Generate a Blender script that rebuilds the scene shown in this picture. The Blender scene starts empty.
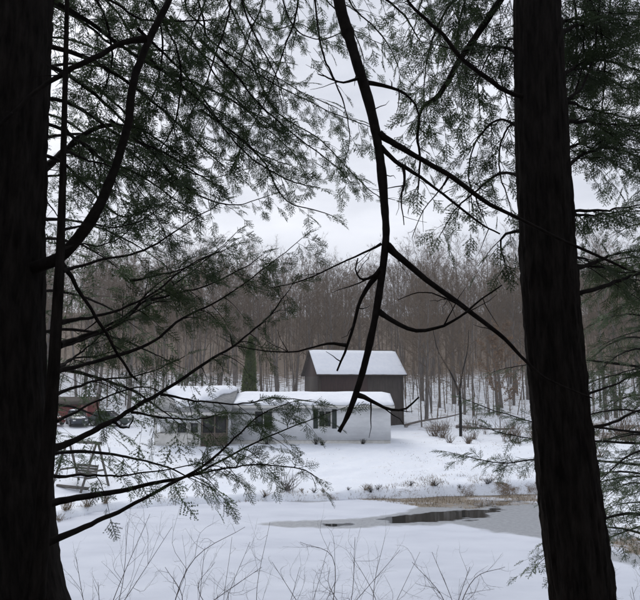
import bpy, math, random
import numpy as np
from mathutils import Vector, noise as mnoise

SC = bpy.context.scene
COL = SC.collection
rng = np.random.default_rng(7)
random.seed(7)

# ------------------------------------------------------------------ camera
EYE = 6.0                      # metres above the pond ice (z = 0)
PITCH = math.atan(85 / 640)
cam_d = bpy.data.cameras.new('camera')
cam_d.sensor_fit = 'HORIZONTAL'
cam_d.sensor_width = 36.0
cam_d.lens = 36.0
cam_d.clip_start = 0.05
cam_d.clip_end = 3000
cam = bpy.data.objects.new('camera', cam_d)
COL.objects.link(cam)
cam.location = (0, 0, EYE)
cam.rotation_euler = (math.pi / 2 + PITCH, 0, 0)
SC.camera = cam

# ------------------------------------------------------------------ world
SUN_EL, SUN_AZ = math.radians(42), math.radians(-25)     # veiled sun, ahead and to the left
W = bpy.data.worlds.new('World')
SC.world = W
W.use_nodes = True
nt = W.node_tree
nt.nodes.clear()
out = nt.nodes.new('ShaderNodeOutputWorld')
bg = nt.nodes.new('ShaderNodeBackground')
sky = nt.nodes.new('ShaderNodeTexSky')
sky.sky_type = 'NISHITA'
sky.sun_disc = False
sky.sun_elevation = SUN_EL
sky.sun_rotation = SUN_AZ
sky.air_density = 1.0
sky.dust_density = 2.0
hs = nt.nodes.new('ShaderNodeHueSaturation')
hs.inputs['Saturation'].default_value = 0.30
nt.links.new(sky.outputs[0], hs.inputs['Color'])
tc = nt.nodes.new('ShaderNodeTexCoord')
mp = nt.nodes.new('ShaderNodeMapping')
mp.inputs['Scale'].default_value = (1, 1, 2.6)
nt.links.new(tc.outputs['Generated'], mp.inputs['Vector'])
nz = nt.nodes.new('ShaderNodeTexNoise')
nz.inputs['Scale'].default_value = 2.6
nz.inputs['Detail'].default_value = 5
nz.inputs['Roughness'].default_value = 0.55
nt.links.new(mp.outputs[0], nz.inputs['Vector'])
cr = nt.nodes.new('ShaderNodeValToRGB')
cr.color_ramp.elements[0].position = 0.32
cr.color_ramp.elements[0].color = (3.75, 4.0, 4.7, 1)
cr.color_ramp.elements[1].position = 0.68
cr.color_ramp.elements[1].color = (6.6, 6.8, 7.4, 1)
nt.links.new(nz.outputs['Fac'], cr.inputs['Fac'])
mx = nt.nodes.new('ShaderNodeMix')
mx.data_type = 'RGBA'
mx.inputs[0].default_value = 0.86            # overcast: cloud covers most of the clear sky
nt.links.new(hs.outputs[0], mx.inputs[6])
nt.links.new(cr.outputs[0], mx.inputs[7])
nt.links.new(mx.outputs[2], bg.inputs['Color'])
bg.inputs['Strength'].default_value = 0.10
nt.links.new(bg.outputs[0], out.inputs[0])

sun_d = bpy.data.lights.new('sun', 'SUN')
sun_d.energy = 1.3
sun_d.angle = math.radians(30)
sun_d.color = (1.0, 0.97, 0.93)
sun = bpy.data.objects.new('sun', sun_d)
COL.objects.link(sun)
sd_dir = Vector((math.sin(SUN_AZ) * math.cos(SUN_EL), math.cos(SUN_AZ) * math.cos(SUN_EL), math.sin(SUN_EL)))
sun.rotation_euler = (-sd_dir).to_track_quat('-Z', 'Y').to_euler()
sun.location = (0, 0, 60)

SC.view_settings.view_transform = 'Standard'
SC.view_settings.look = 'None'
SC.view_settings.exposure = 0.56
SC.view_settings.gamma = 1.0
SC.view_settings.use_curve_mapping = False
SC.render.engine = 'CYCLES'
SC.cycles.max_bounces = 4
SC.cycles.diffuse_bounces = 3
SC.cycles.transparent_max_bounces = 4

# ------------------------------------------------------------------ helpers
CP, SP = math.cos(PITCH), math.sin(PITCH)


def P(px, py, Y):
    """a point at forward distance Y metres, seen where the photograph shows it"""
    u, v = (px - 320) / 640.0, (300 - py) / 640.0
    dy, dz = CP - v * SP, SP + v * CP
    k = Y / dy
    return np.array((u * k, Y, EYE + dz * k))


def PZ(px, py, z=0.0):
    """the point of the level z seen at this place of the photograph"""
    u, v = (px - 320) / 640.0, (300 - py) / 640.0
    dy, dz = CP - v * SP, SP + v * CP
    k = (z - EYE) / dz
    return np.array((u * k, dy * k, z))


def norm(v):
    return v / (np.linalg.norm(v) + 1e-12)


class MB:
    """collects geometry and links it as ONE mesh object"""
    def __init__(self):
        self.v, self.f, self.n = [], [], 0

    def add(self, v, f):
        v = np.asarray(v, dtype=np.float32).reshape(-1, 3)
        f = np.asarray(f, dtype=np.int32)
        self.v.append(v)
        self.f.append(f + self.n)
        self.n += len(v)

    def box(self, x0, x1, y0, y1, z0, z1):
        v = [(x, y, z) for z in (z0, z1) for y in (y0, y1) for x in (x0, x1)]
        self.add(v, [(0, 2, 3, 1), (4, 5, 7, 6), (0, 1, 5, 4), (2, 6, 7, 3), (0, 4, 6, 2), (1, 3, 7, 5)])

    def bar(self, a, b, w, h=None):
        """a rectangular timber from a to b"""
        h = h or w
        a, b = np.array(a, float), np.array(b, float)
        t = norm(b - a)
        up = np.array((0, 0, 1.0)) if abs(t[2]) < 0.9 else np.array((0, 1.0, 0))
        s = norm(np.cross(t, up))
        n = np.cross(s, t)
        v = []
        for c in (a, b):
            for i, j in ((-1, -1), (1, -1), (1, 1), (-1, 1)):
                v.append(c + s * i * w / 2 + n * j * h / 2)
        self.add(v, [(0, 1, 2, 3), (7, 6, 5, 4), (0, 4, 5, 1), (1, 5, 6, 2), (2, 6, 7, 3), (3, 7, 4, 0)])

    def prism(self, poly, axis, a, b):
        """a convex outline in the other two axes extruded along axis from a to b"""
        n = len(poly)
        v = []
        for q in (a, b):
            for p in poly:
                if axis == 'x':
                    v.append((q, p[0], p[1]))
                elif axis == 'y':
                    v.append((p[0], q, p[1]))
                else:
                    v.append((p[0], p[1], q))
        self.add(v, [(i, (i + 1) % n, n + (i + 1) % n, n + i) for i in range(n)])
        self.f.append(np.array([list(range(n))[::-1]], dtype=np.int32) + self.n - 2 * n)
        self.f.append(np.array([list(range(n, 2 * n))], dtype=np.int32) + self.n - 2 * n)

    def tube(self, pts, rad, k=6, cap=True):
        v, f = tube(pts, rad, k)
        self.add(v, f)
        if cap and k > 2:
            n = len(v)
            self.f.append(np.array([list(range(k))], dtype=np.int32) + self.n - n)
            self.f.append(np.array([list(range(n - k, n))[::-1]], dtype=np.int32) + self.n - n)

    def mesh(self, name, mat, smooth=False):
        me = bpy.data.meshes.new(name)
        if not self.v:
            return me
        V = np.concatenate(self.v)
        tot = np.concatenate([np.full(len(f), f.shape[1], np.int32) for f in self.f])
        L = np.concatenate([f.ravel() for f in self.f]).astype(np.int32)
        st = np.concatenate(([0], np.cumsum(tot)[:-1])).astype(np.int32)
        me.vertices.add(len(V))
        me.vertices.foreach_set('co', V.ravel())
        me.loops.add(len(L))
        me.loops.foreach_set('vertex_index', L)
        me.polygons.add(len(tot))
        me.polygons.foreach_set('loop_start', st)
        me.polygons.foreach_set('loop_total', tot)
        if smooth:
            me.polygons.foreach_set('use_smooth', np.ones(len(tot), dtype=bool))
        me.materials.append(mat)
        me.update(calc_edges=True)
        return me

    def build(self, name, mat, parent=None, smooth=False, kind=None):
        o = link(name, self.mesh(name, mat, smooth), parent)
        if kind:
            o['kind'] = kind
        return o


def link(name, data, parent=None):
    o = bpy.data.objects.new(name, data)
    COL.objects.link(o)
    if parent is not None:
        o.parent = parent
    return o


def tag(o, label, cat, group=None, kind=None):
    o['label'] = label
    o['category'] = cat
    if group:
        o['group'] = group
    if kind:
        o['kind'] = kind
    return o


def thing(name, label, cat, loc=(0, 0, 0), rz=0.0, group=None):
    o = link(name, None)
    o.empty_display_size = 0.2
    o.location = loc
    o.rotation_euler = (0, 0, rz)
    return tag(o, label, cat, group)


def tube(pts, rad, k=6):
    pts = np.asarray(pts, float)
    n = len(pts)
    rad = np.broadcast_to(np.asarray(rad, float), (n,))
    T = np.gradient(pts, axis=0)
    T /= np.linalg.norm(T, axis=1)[:, None] + 1e-12
    ref = np.array((0, 0, 1.0)) if abs(T[0, 2]) < 0.8 else np.array((1.0, 0, 0))
    N = np.zeros_like(pts)
    a = norm(np.cross(T[0], ref))
    for i in range(n):
        a = norm(a - T[i] * np.dot(a, T[i]))
        N[i] = a
    B = np.cross(T, N)
    th = np.linspace(0, 2 * math.pi, k, endpoint=False)
    v = pts[:, None, :] + rad[:, None, None] * (np.cos(th)[None, :, None] * N[:, None, :] + np.sin(th)[None, :, None] * B[:, None, :])
    i = np.arange(n - 1)[:, None] * k
    j = np.arange(k)[None, :]
    j2 = (j + 1) % k
    f = np.stack([i + j, i + j2, i + k + j2, i + k + j], axis=-1).reshape(-1, 4)
    return v.reshape(-1, 3), f


def crom(pts, n):
    """Catmull-Rom through pts, n samples"""
    p = np.asarray(pts, float)
    if len(p) == 2:
        t = np.linspace(0, 1, n)[:, None]
        return p[0] * (1 - t) + p[1] * t
    q = np.vstack([2 * p[0] - p[1], p, 2 * p[-1] - p[-2]])
    s = np.linspace(0, len(p) - 1 - 1e-6, n)
    i = s.astype(int)
    t = (s - i)[:, None]
    a, b, c, d = q[i], q[i + 1], q[i + 2], q[i + 3]
    return 0.5 * (2 * b + (c - a) * t + (2 * a - 5 * b + 4 * c - d) * t ** 2 + (3 * b - a - 3 * c + d) * t ** 3)


def sstep(a, b, x):
    t = np.clip((x - a) / (b - a), 0, 1)
    return t * t * (3 - 2 * t)


def poly_sd(poly, X, Y):
    """signed distance to a closed outline, negative inside"""
    poly = np.asarray(poly, float)
    d = np.full(X.shape, 1e9)
    ins = np.zeros(X.shape, bool)
    for i in range(len(poly)):
        a, b = poly[i], poly[(i + 1) % len(poly)]
        e = b - a
        wx, wy = X - a[0], Y - a[1]
        t = np.clip((wx * e[0] + wy * e[1]) / (e @ e + 1e-12), 0, 1)
        d = np.minimum(d, (wx - e[0] * t) ** 2 + (wy - e[1] * t) ** 2)
        c = ((a[1] > Y) != (b[1] > Y))
        xi = a[0] + (Y - a[1]) * e[0] / (e[1] if abs(e[1]) > 1e-9 else 1e-9)
        ins ^= c & (X < xi)
    d = np.sqrt(d)
    return np.where(ins, -d, d)


def fbm(X, Y, s=1.0, seed=0.0):
    """cheap smooth noise from warped sines, about -1..1"""
    x, y = X * s + seed, Y * s - seed * 1.7
    a = np.sin(x * 1.0 + 1.3 * np.sin(y * 0.73 + seed)) * np.cos(y * 1.1 + 0.9 * np.sin(x * 0.61))
    b = np.sin(x * 2.3 + 1.7 * np.sin(y * 1.9)) * np.cos(y * 2.1 + 1.1 * np.sin(x * 1.7 + 2))
    c = np.sin(x * 5.1 + 1.9 * np.sin(y * 4.3)) * np.cos(y * 4.7 + 1.4 * np.sin(x * 4.1 + 1))
    return (a + 0.5 * b + 0.25 * c) / 1.4


# ------------------------------------------------------------------ materials
def mat_new(name):
    m = bpy.data.materials.new(name)
    m.use_nodes = True
    t = m.node_tree
    return m, t, t.nodes['Principled BSDF']


def noise_node(t, scale, detail=4, rough=0.55, stretch=None, coord='Object'):
    c = t.nodes.new('ShaderNodeTexCoord')
    n = t.nodes.new('ShaderNodeTexNoise')
    n.inputs['Scale'].default_value = scale
    n.inputs['Detail'].default_value = detail
    n.inputs['Roughness'].default_value = rough
    if stretch:
        m = t.nodes.new('ShaderNodeMapping')
        m.inputs['Scale'].default_value = stretch
        t.links.new(c.outputs[coord], m.inputs['Vector'])
        t.links.new(m.outputs[0], n.inputs['Vector'])
    else:
        t.links.new(c.outputs[coord], n.inputs['Vector'])
    return n


def ramp(t, fac, stops):
    r = t.nodes.new('ShaderNodeValToRGB')
    e = r.color_ramp.elements
    e[0].position, e[0].color = stops[0][0], (*stops[0][1], 1)
    e[1].position, e[1].color = stops[-1][0], (*stops[-1][1], 1)
    for p, c in stops[1:-1]:
        q = e.new(p)
        q.color = (*c, 1)
    t.links.new(fac, r.inputs['Fac'])
    return r


def bump(t, height, b, strength=0.4, dist=0.02):
    n = t.nodes.new('ShaderNodeBump')
    n.inputs['Strength'].default_value = strength
    n.inputs['Distance'].default_value = dist
    t.links.new(height, n.inputs['Height'])
    t.links.new(n.outputs[0], b.inputs['Normal'])
    return n


def simple(name, c1, c2, scale=6, rough=0.8, stretch=None, bstr=0.3, bdist=0.01, detail=5, spec=0.3):
    m, t, b = mat_new(name)
    n = noise_node(t, scale, detail, 0.6, stretch)
    r = ramp(t, n.outputs['Fac'], [(0.3, c1), (0.7, c2)])
    t.links.new(r.outputs[0], b.inputs['Base Color'])
    b.inputs['Roughness'].default_value = rough
    b.inputs['Specular IOR Level'].default_value = spec
    if bstr:
        bump(t, n.outputs['Fac'], b, bstr, bdist)
    return m


M = {}
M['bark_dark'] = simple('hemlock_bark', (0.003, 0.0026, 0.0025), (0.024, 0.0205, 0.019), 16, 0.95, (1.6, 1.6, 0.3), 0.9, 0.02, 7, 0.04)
M['bark_twig'] = simple('hemlock_twig_bark', (0.006, 0.005, 0.0048), (0.019, 0.016, 0.0148), 14, 0.9, None, 0.9, 0.008, 5, 0.06)
M['bark_grey'] = simple('hardwood_bark', (0.085, 0.072, 0.064), (0.19, 0.17, 0.155), 3, 0.95, (2, 2, 0.5), 0.4, 0.02, 4, 0.1)
M['twig_brown'] = simple('hardwood_twig', (0.1, 0.074, 0.053), (0.176, 0.135, 0.098), 0.6, 0.95, None, 0, 0, 2, 0.1)
M['shrub_twig'] = simple('shrub_twig', (0.065, 0.055, 0.05), (0.14, 0.125, 0.115), 18, 0.85, None, 0.2, 0.002, 3, 0.2)
M['dead_grass'] = simple('dead_grass', (0.12, 0.09, 0.055), (0.26, 0.2, 0.13), 8, 0.95, None, 0, 0, 2, 0.1)
M['tan_leaf'] = simple('dry_leaf', (0.12, 0.075, 0.045), (0.23, 0.155, 0.1), 3, 0.9, None, 0, 0, 2, 0.1)


def leaf_mat(name, c1, c2, trans=0.3, scale=2.5):
    m, t, b = mat_new(name)
    n = noise_node(t, scale, 3, 0.6, None, 'Object')
    r = ramp(t, n.outputs['Fac'], [(0.3, c1), (0.7, c2)])
    t.links.new(r.outputs[0], b.inputs['Base Color'])
    b.inputs['Roughness'].default_value = 0.6
    b.inputs['Specular IOR Level'].default_value = 0.3
    tr = t.nodes.new('ShaderNodeBsdfTranslucent')
    t.links.new(r.outputs[0], tr.inputs['Color'])
    ms = t.nodes.new('ShaderNodeMixShader')
    ms.inputs[0].default_value = trans
    o = t.nodes['Material Output']
    t.links.new(b.outputs[0], ms.inputs[1])
    t.links.new(tr.outputs[0], ms.inputs[2])
    t.links.new(ms.outputs[0], o.inputs['Surface'])
    return m


M['needles'] = leaf_mat('hemlock_needles', (0.03, 0.052, 0.026), (0.075, 0.115, 0.05), 0.38)
M['needles_far'] = leaf_mat('hemlock_needles_pale', (0.03, 0.05, 0.024), (0.075, 0.105, 0.05))
M['cedar'] = leaf_mat('arborvitae_scales', (0.04, 0.06, 0.014), (0.095, 0.12, 0.034), 0.2, 1.5)

# snow on the land: bare grass tips and leaf litter where the 'litter' value says so
m, t, b = mat_new('snow_ground')
M['snow_ground'] = m
at = t.nodes.new('ShaderNodeAttribute')
at.attribute_name = 'litter'
n1 = noise_node(t, 1.1, 8, 0.68)
n2 = noise_node(t, 14, 4, 0.7)
ad = t.nodes.new('ShaderNodeMath')
ad.operation = 'MULTIPLY_ADD'
t.links.new(n2.outputs['Fac'], ad.inputs[0])
ad.inputs[1].default_value = 0.55
t.links.new(n1.outputs['Fac'], ad.inputs[2])
ad2 = t.nodes.new('ShaderNodeMath')
ad2.operation = 'ADD'
t.links.new(ad.outputs[0], ad2.inputs[0])
t.links.new(at.outputs['Fac'], ad2.inputs[1])
rr = t.nodes.new('ShaderNodeMapRange')
rr.inputs['From Min'].default_value = 1.02
rr.inputs['From Max'].default_value = 1.22
t.links.new(ad2.outputs[0], rr.inputs['Value'])
lit = ramp(t, n2.outputs['Fac'], [(0.3, (0.075, 0.052, 0.035)), (0.7, (0.2, 0.15, 0.105))])
sn = ramp(t, n1.outputs['Fac'], [(0.3, (0.72, 0.76, 0.83)), (0.7, (0.8, 0.83, 0.88))])
mxn = t.nodes.new('ShaderNodeMix')
mxn.data_type = 'RGBA'
t.links.new(rr.outputs[0], mxn.inputs[0])
t.links.new(sn.outputs[0], mxn.inputs[6])
t.links.new(lit.outputs[0], mxn.inputs[7])
t.links.new(mxn.outputs[2], b.inputs['Base Color'])
b.inputs['Roughness'].default_value = 0.85
b.inputs['Specular IOR Level'].default_value = 0.2
bump(t, ad.outputs[0], b, 0.5, 0.12)

M['snow'] = simple('snow_layer', (0.74, 0.77, 0.83), (0.82, 0.84, 0.88), 2.5, 0.85, None, 0.4, 0.05, 5, 0.2)

# pond: snow over ice, grey slush and open water by the 'wet' value, silt and weed by 'weed'
m, t, b = mat_new('pond_ice')
M['pond'] = m
at = t.nodes.new('ShaderNodeAttribute')
at.attribute_name = 'wet'
aw = t.nodes.new('ShaderNodeAttribute')
aw.attribute_name = 'weed'
n1 = noise_node(t, 0.35, 7, 0.6, (1, 2.2, 1))
n2 = noise_node(t, 5, 5, 0.65)
icec = ramp(t, n1.outputs['Fac'], [(0.3, (0.45, 0.48, 0.55)), (0.5, (0.5, 0.53, 0.6)), (0.75, (0.55, 0.58, 0.645))])
sl = ramp(t, n2.outputs['Fac'], [(0.3, (0.2, 0.215, 0.235)), (0.7, (0.31, 0.325, 0.35))])
ma = t.nodes.new('ShaderNodeMapRange')
ma.inputs['From Min'].default_value = 0.15
ma.inputs['From Max'].default_value = 0.45
t.links.new(at.outputs['Fac'], ma.inputs['Value'])
mb_ = t.nodes.new('ShaderNodeMapRange')
mb_.inputs['From Min'].default_value = 0.7
mb_.inputs['From Max'].default_value = 0.85
t.links.new(at.outputs['Fac'], mb_.inputs['Value'])
x1 = t.nodes.new('ShaderNodeMix')
x1.data_type = 'RGBA'
t.links.new(ma.outputs[0], x1.inputs[0])
t.links.new(icec.outputs[0], x1.inputs[6])
t.links.new(sl.outputs[0], x1.inputs[7])
x2 = t.nodes.new('ShaderNodeMix')
x2.data_type = 'RGBA'
t.links.new(mb_.outputs[0], x2.inputs[0])
t.links.new(x1.outputs[2], x2.inputs[6])
x2.inputs[7].default_value = (0.016, 0.016, 0.014, 1)
wc = ramp(t, n2.outputs['Fac'], [(0.35, (0.09, 0.07, 0.05)), (0.65, (0.25, 0.215, 0.17))])
wm = t.nodes.new('ShaderNodeMath')
wm.operation = 'MULTIPLY_ADD'
t.links.new(n2.outputs['Fac'], wm.inputs[0])
wm.inputs[1].default_value = 1.2
t.links.new(aw.outputs['Fac'], wm.inputs[2])
wr = t.nodes.new('ShaderNodeMapRange')
wr.inputs['From Min'].default_value = 1.1
wr.inputs['From Max'].default_value = 1.35
t.links.new(wm.outputs[0], wr.inputs['Value'])
x3 = t.nodes.new('ShaderNodeMix')
x3.data_type = 'RGBA'
t.links.new(wr.outputs[0], x3.inputs[0])
t.links.new(x2.outputs[2], x3.inputs[6])
t.links.new(wc.outputs[0], x3.inputs[7])
t.links.new(x3.outputs[2], b.inputs['Base Color'])
ro = t.nodes.new('ShaderNodeMapRange')
ro.inputs['From Min'].default_value = 0.2
ro.inputs['From Max'].default_value = 0.85
ro.inputs['To Min'].default_value = 0.8
ro.inputs['To Max'].default_value = 0.03
t.links.new(at.outputs['Fac'], ro.inputs['Value'])
t.links.new(ro.outputs[0], b.inputs['Roughness'])
b.inputs['IOR'].default_value = 1.33
bn = t.nodes.new('ShaderNodeBump')
bn.inputs['Distance'].default_value = 0.03
inv = t.nodes.new('ShaderNodeMapRange')
inv.inputs['From Min'].default_value = 0.2
inv.inputs['From Max'].default_value = 0.8
inv.inputs['To Min'].default_value = 0.12
inv.inputs['To Max'].default_value = 0.02
t.links.new(at.outputs['Fac'], inv.inputs['Value'])
t.links.new(inv.outputs[0], bn.inputs['Strength'])
t.links.new(n2.outputs['Fac'], bn.inputs['Height'])
t.links.new(bn.outputs[0], b.inputs['Normal'])


def siding(name, c1, c2, period, vertical=False, depth=0.5, rough=0.6):
    m, t, b = mat_new(name)
    c = t.nodes.new('ShaderNodeTexCoord')
    w = t.nodes.new('ShaderNodeTexWave')
    w.wave_type = 'BANDS'
    w.bands_direction = 'X' if vertical else 'Z'
    w.wave_profile = 'SAW'
    w.inputs['Scale'].default_value = 2 * math.pi / 20 / period
    w.inputs['Distortion'].default_value = 0
    t.links.new(c.outputs['Object'], w.inputs['Vector'])
    n = noise_node(t, 1.4, 5, 0.65, (6, 6, 0.8) if vertical else (0.8, 0.8, 3))
    r = ramp(t, n.outputs['Fac'], [(0.3, c1), (0.72, c2)])
    t.links.new(r.outputs[0], b.inputs['Base Color'])
    b.inputs['Roughness'].default_value = rough
    bump(t, w.outputs['Fac'], b, depth, 0.02)
    return m


M['white_siding'] = siding('white_siding', (0.6, 0.61, 0.62), (0.76, 0.77, 0.78), 0.12)
M['white_paint'] = simple('white_paint', (0.5, 0.49, 0.46), (0.66, 0.65, 0.62), 3, 0.6, None, 0.1)
M['grey_roof'] = simple('grey_shingle', (0.16, 0.165, 0.17), (0.3, 0.305, 0.31), 5, 0.9, None, 0.5)
M['barn_red'] = siding('barn_red_boards', (0.02, 0.0095, 0.008), (0.048, 0.022, 0.018), 0.24, True, 0.8, 0.9)
M['barn_grey'] = siding('barn_weathered_boards', (0.026, 0.019, 0.016), (0.064, 0.05, 0.042), 0.24, True, 0.8, 0.9)
M['dark_wood'] = simple('dark_wood', (0.022, 0.016, 0.012), (0.06, 0.045, 0.034), 5, 0.85, (1, 1, 0.3), 0.4)
M['brown_wood'] = simple('brown_wood', (0.07, 0.055, 0.042), (0.15, 0.12, 0.095), 5, 0.85, (1, 1, 0.3), 0.4)
M['grey_wood'] = simple('grey_wood', (0.07, 0.064, 0.056), (0.15, 0.138, 0.122), 6, 0.85, (0.5, 0.5, 3), 0.4)
M['red_paint'] = siding('red_boards', (0.12, 0.016, 0.014), (0.22, 0.032, 0.026), 0.2, True, 0.5, 0.7)
M['pink_door'] = simple('faded_pink_door', (0.42, 0.2, 0.17), (0.52, 0.28, 0.24), 3, 0.7)
M['black'] = simple('dark_screen', (0.008, 0.008, 0.009), (0.02, 0.02, 0.021), 4, 0.5)
M['shutter'] = simple('dark_green_shutter', (0.012, 0.02, 0.017), (0.03, 0.042, 0.036), 4, 0.6)
M['tyre'] = simple('tyre_rubber', (0.012, 0.012, 0.012), (0.025, 0.025, 0.025), 10, 0.9)
M['rim'] = simple('wheel_rim', (0.3, 0.3, 0.3), (0.45, 0.45, 0.45), 10, 0.4)


def paint(name, c):
    m, t, b = mat_new(name)
    n = noise_node(t, 2.0, 4)
    r = ramp(t, n.outputs['Fac'], [(0.35, tuple(0.75 * q for q in c)), (0.7, c)])
    t.links.new(r.outputs[0], b.inputs['Base Color'])
    b.inputs['Roughness'].default_value = 0.3
    return m


M['paint_blue'] = paint('dark_blue_paint', (0.02, 0.028, 0.045))
M['paint_red'] = paint('dull_red_paint', (0.22, 0.03, 0.03))
M['paint_green'] = paint('dark_green_paint', (0.018, 0.035, 0.028))
m, t, b = mat_new('window_glass')
M['glass'] = m
b.inputs['Base Color'].default_value = (0.02, 0.024, 0.028, 1)
b.inputs['Roughness'].default_value = 0.08
n = noise_node(t, 1.5, 2)
bump(t, n.outputs['Fac'], b, 0.05, 0.01)
m, t, b = mat_new('lamp_lens')
M['lens'] = m
b.inputs['Base Color'].default_value = (0.7, 0.7, 0.68, 1)
b.inputs['Roughness'].default_value = 0.15

# ------------------------------------------------------------------ ground
POND = np.array([(-13.8, 17), (-13.3, 24), (-12.4, 28.5), (-10.6, 31.4), (-8, 33.2), (-4, 34.2), (0, 34.6), (4, 35.2),
                 (9, 36.3), (12.2, 36.7), (13.1, 35), (12.7, 30), (12.3, 25), (12.6, 20), (11, 16.2), (4, 15.4), (-5, 15.5), (-11, 15.8)])
_yk = [-80, 0, 3, 4.5, 6, 8.5, 12, 14.5, 16, 26, 33, 35, 37.5, 41, 44, 52, 60, 66, 80, 110, 160, 220, 300, 460]
_zk = [5.6, 4.45, 4.4, 4.22, 3.75, 2.85, 1.45, 0.5, 0.25, 0.3, 0.3, 0.34, 0.75, 1.4, 1.88, 1.95, 2.2, 2.8, 4.4, 8.8, 17.5, 28.5, 38, 43]


def ground_z(X, Y, fine=True):
    X, Y = np.asarray(X, float), np.asarray(Y, float)
    z = np.interp(Y, _yk, _zk)
    side = np.clip(np.abs(X) - 13.5, 0, 60)
    mid = sstep(8, 18, Y) * (1 - sstep(32, 44, Y))
    z = z + mid * np.where(X > 0, 0.13, 0.07) * side
    far = sstep(48, 60, Y)
    z = z + far * np.clip(-X - 14, 0, 30) * 0.045 + sstep(60, 160, Y) * 2.2 * fbm(X, Y, 0.035, 1.0)
    z = z + (0.05 * fbm(X, Y, 0.9, 2.0) + 0.045 * fbm(X, Y, 2.4, 7.0)) * sstep(36, 38, Y) + 0.12 * fbm(X, Y, 0.45, 3.3) * sstep(5, 9, Y) * (1 - sstep(13, 16, Y))
    near = 0.35 * fbm(X, Y, 0.3, 5.0) * (1 - sstep(-6, 2, Y))
    z = z + near
    sd = poly_sd(POND, X, Y) + 0.25 * fbm(X, Y, 1.1, 4.0)
    tt = sstep(-0.35, 0.4, sd)
    return -0.5 * (1 - tt) + z * tt


def grid_axis(segs):
    a = []
    for lo, hi, st in segs:
        a.append(np.arange(lo, hi, st))
    a.append([segs[-1][1]])
    return np.concatenate(a)


gx = grid_axis([(-420, -120, 15), (-120, -40, 4), (-40, -18, 1), (-18, 18, 0.28), (18, 40, 1), (40, 120, 4), (120, 420, 15)])
gy = grid_axis([(-80, -10, 4), (-10, 14, 0.8), (14, 38, 0.28), (38, 48, 0.3), (48, 70, 0.8), (70, 160, 3), (160, 460, 12)])
GX, GY = np.meshgrid(gx, gy)
GZ = ground_z(GX, GY)
nx, ny = len(gx), len(gy)
idx = np.arange(nx * ny).reshape(ny, nx)
gm = MB()
gm.add(np.stack([GX, GY, GZ], -1).reshape(-1, 3), np.stack([idx[:-1, :-1], idx[:-1, 1:], idx[1:, 1:], idx[1:, :-1]], -1).reshape(-1, 4))
ground = gm.build('ground', M['snow_ground'], smooth=True, kind='structure')
gsd = poly_sd(POND, GX, GY)
lit_ = 0.02 + 0.085 * sstep(36, 37, GY) + 0.13 * sstep(58, 70, GY) + 0.36 * sstep(82, 125, GY)
lit_ = lit_ + (0.14 + 0.26 * sstep(-5, 4, GX)) * (1 - sstep(0.1, 0.45, np.abs(gsd - 0.1))) * (0.6 + 0.4 * fbm(GX, GY, 0.8, 9))
lit_ = lit_ + 0.28 * sstep(8, 10, GX) * sstep(42, 45, GY) * (1 - sstep(58, 70, GY)) * sstep(0.0, 0.5, fbm(GX, GY, 0.3, 2))
lit_ = lit_ + 0.5 * (1 - sstep(7, 14, GY))
a_ = ground.data.attributes.new('litter', 'FLOAT', 'POINT')
a_.data.foreach_set('value', lit_.ravel().astype(np.float32))

# ------------------------------------------------------------------ pond
px_ = np.arange(-14.8, 14.4, 0.11)
py_ = np.concatenate([np.arange(14.6, 22, 0.5), np.arange(22, 37.6, 0.09)])
PX, PY = np.meshgrid(px_, py_)
wob = 0.24 * fbm(PX, PY, 1.3, 6) + 0.13 * fbm(PX, PY, 4.1, 8)


def region(pp):
    return poly_sd([PZ(*q)[:2] for q in pp], PX, PY) + wob


s_slush = region([(258, 524), (290, 521), (330, 519), (380, 517), (410, 509), (440, 503), (505, 499), (545, 503), (545, 516), (545, 533), (500, 529), (455, 525), (400, 526), (330, 528.5), (280, 527.5)])
s_right = region([(450, 524), (490, 518.5), (545, 515), (590, 524), (640, 539), (660, 552), (640, 547), (585, 541), (530, 537)])
s_small = region([(288, 499), (330, 498.5), (345, 500), (320, 502), (292, 502)])
wob2 = 0.42 * fbm(PX * 0.9, PY * 2.6, 1.0, 2) + 0.1 * fbm(PX * 2, PY * 4, 1.0, 5)
s_water = wob2 + region([(388, 517.5), (430, 513.5), (500, 506.5), (508, 510), (486, 517.5), (440, 523), (392, 523.5)])
s_w2 = region([(322, 524), (350, 522.8), (352, 524.6), (330, 525.6)])
s_w3 = region([(470, 503), (520, 500), (525, 504), (480, 507)])
wet = 0.5 * np.maximum.reduce([1 - sstep(-0.35, 0.35, s) for s in (s_slush, s_right, s_small)])
wet = np.maximum(wet, np.maximum.reduce([1 - sstep(-0.3, 0.55, s) for s in (s_water, s_w2, s_w3)]))
wet = np.maximum(wet, 0.42 * (1 - sstep(-0.2, 0.5, poly_sd([PZ(q[0], q[1])[:2] for q in [(600, 556), (640, 553), (660, 566), (630, 564)]], PX, PY) + wob)))
s_weed = region([(350, 499), (400, 494), (440, 489), (545, 486), (556, 502), (520, 506), (470, 509), (425, 507), (385, 502)])
s_weed2 = region([(590, 541), (640, 536), (670, 545), (660, 560), (625, 553)])
weed = np.maximum(1 - sstep(-0.5, 0.5, s_weed), 1 - sstep(-0.5, 0.4, s_weed2)) * (0.8 + 0.3 * fbm(PX, PY * 1.8, 0.9, 11))
idx = np.arange(PX.size).reshape(PX.shape)
f = np.stack([idx[:-1, :-1], idx[:-1, 1:], idx[1:, 1:], idx[1:, :-1]], -1).reshape(-1, 4)
cin = (poly_sd(POND, PX, PY) < 1.0)
keep = cin[:-1, :-1].ravel()
pm = MB()
pm.add(np.stack([PX, PY, np.zeros_like(PX)], -1).reshape(-1, 3), f[keep])
pond = pm.build('pond', M['pond'], smooth=True, kind='structure')
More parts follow.
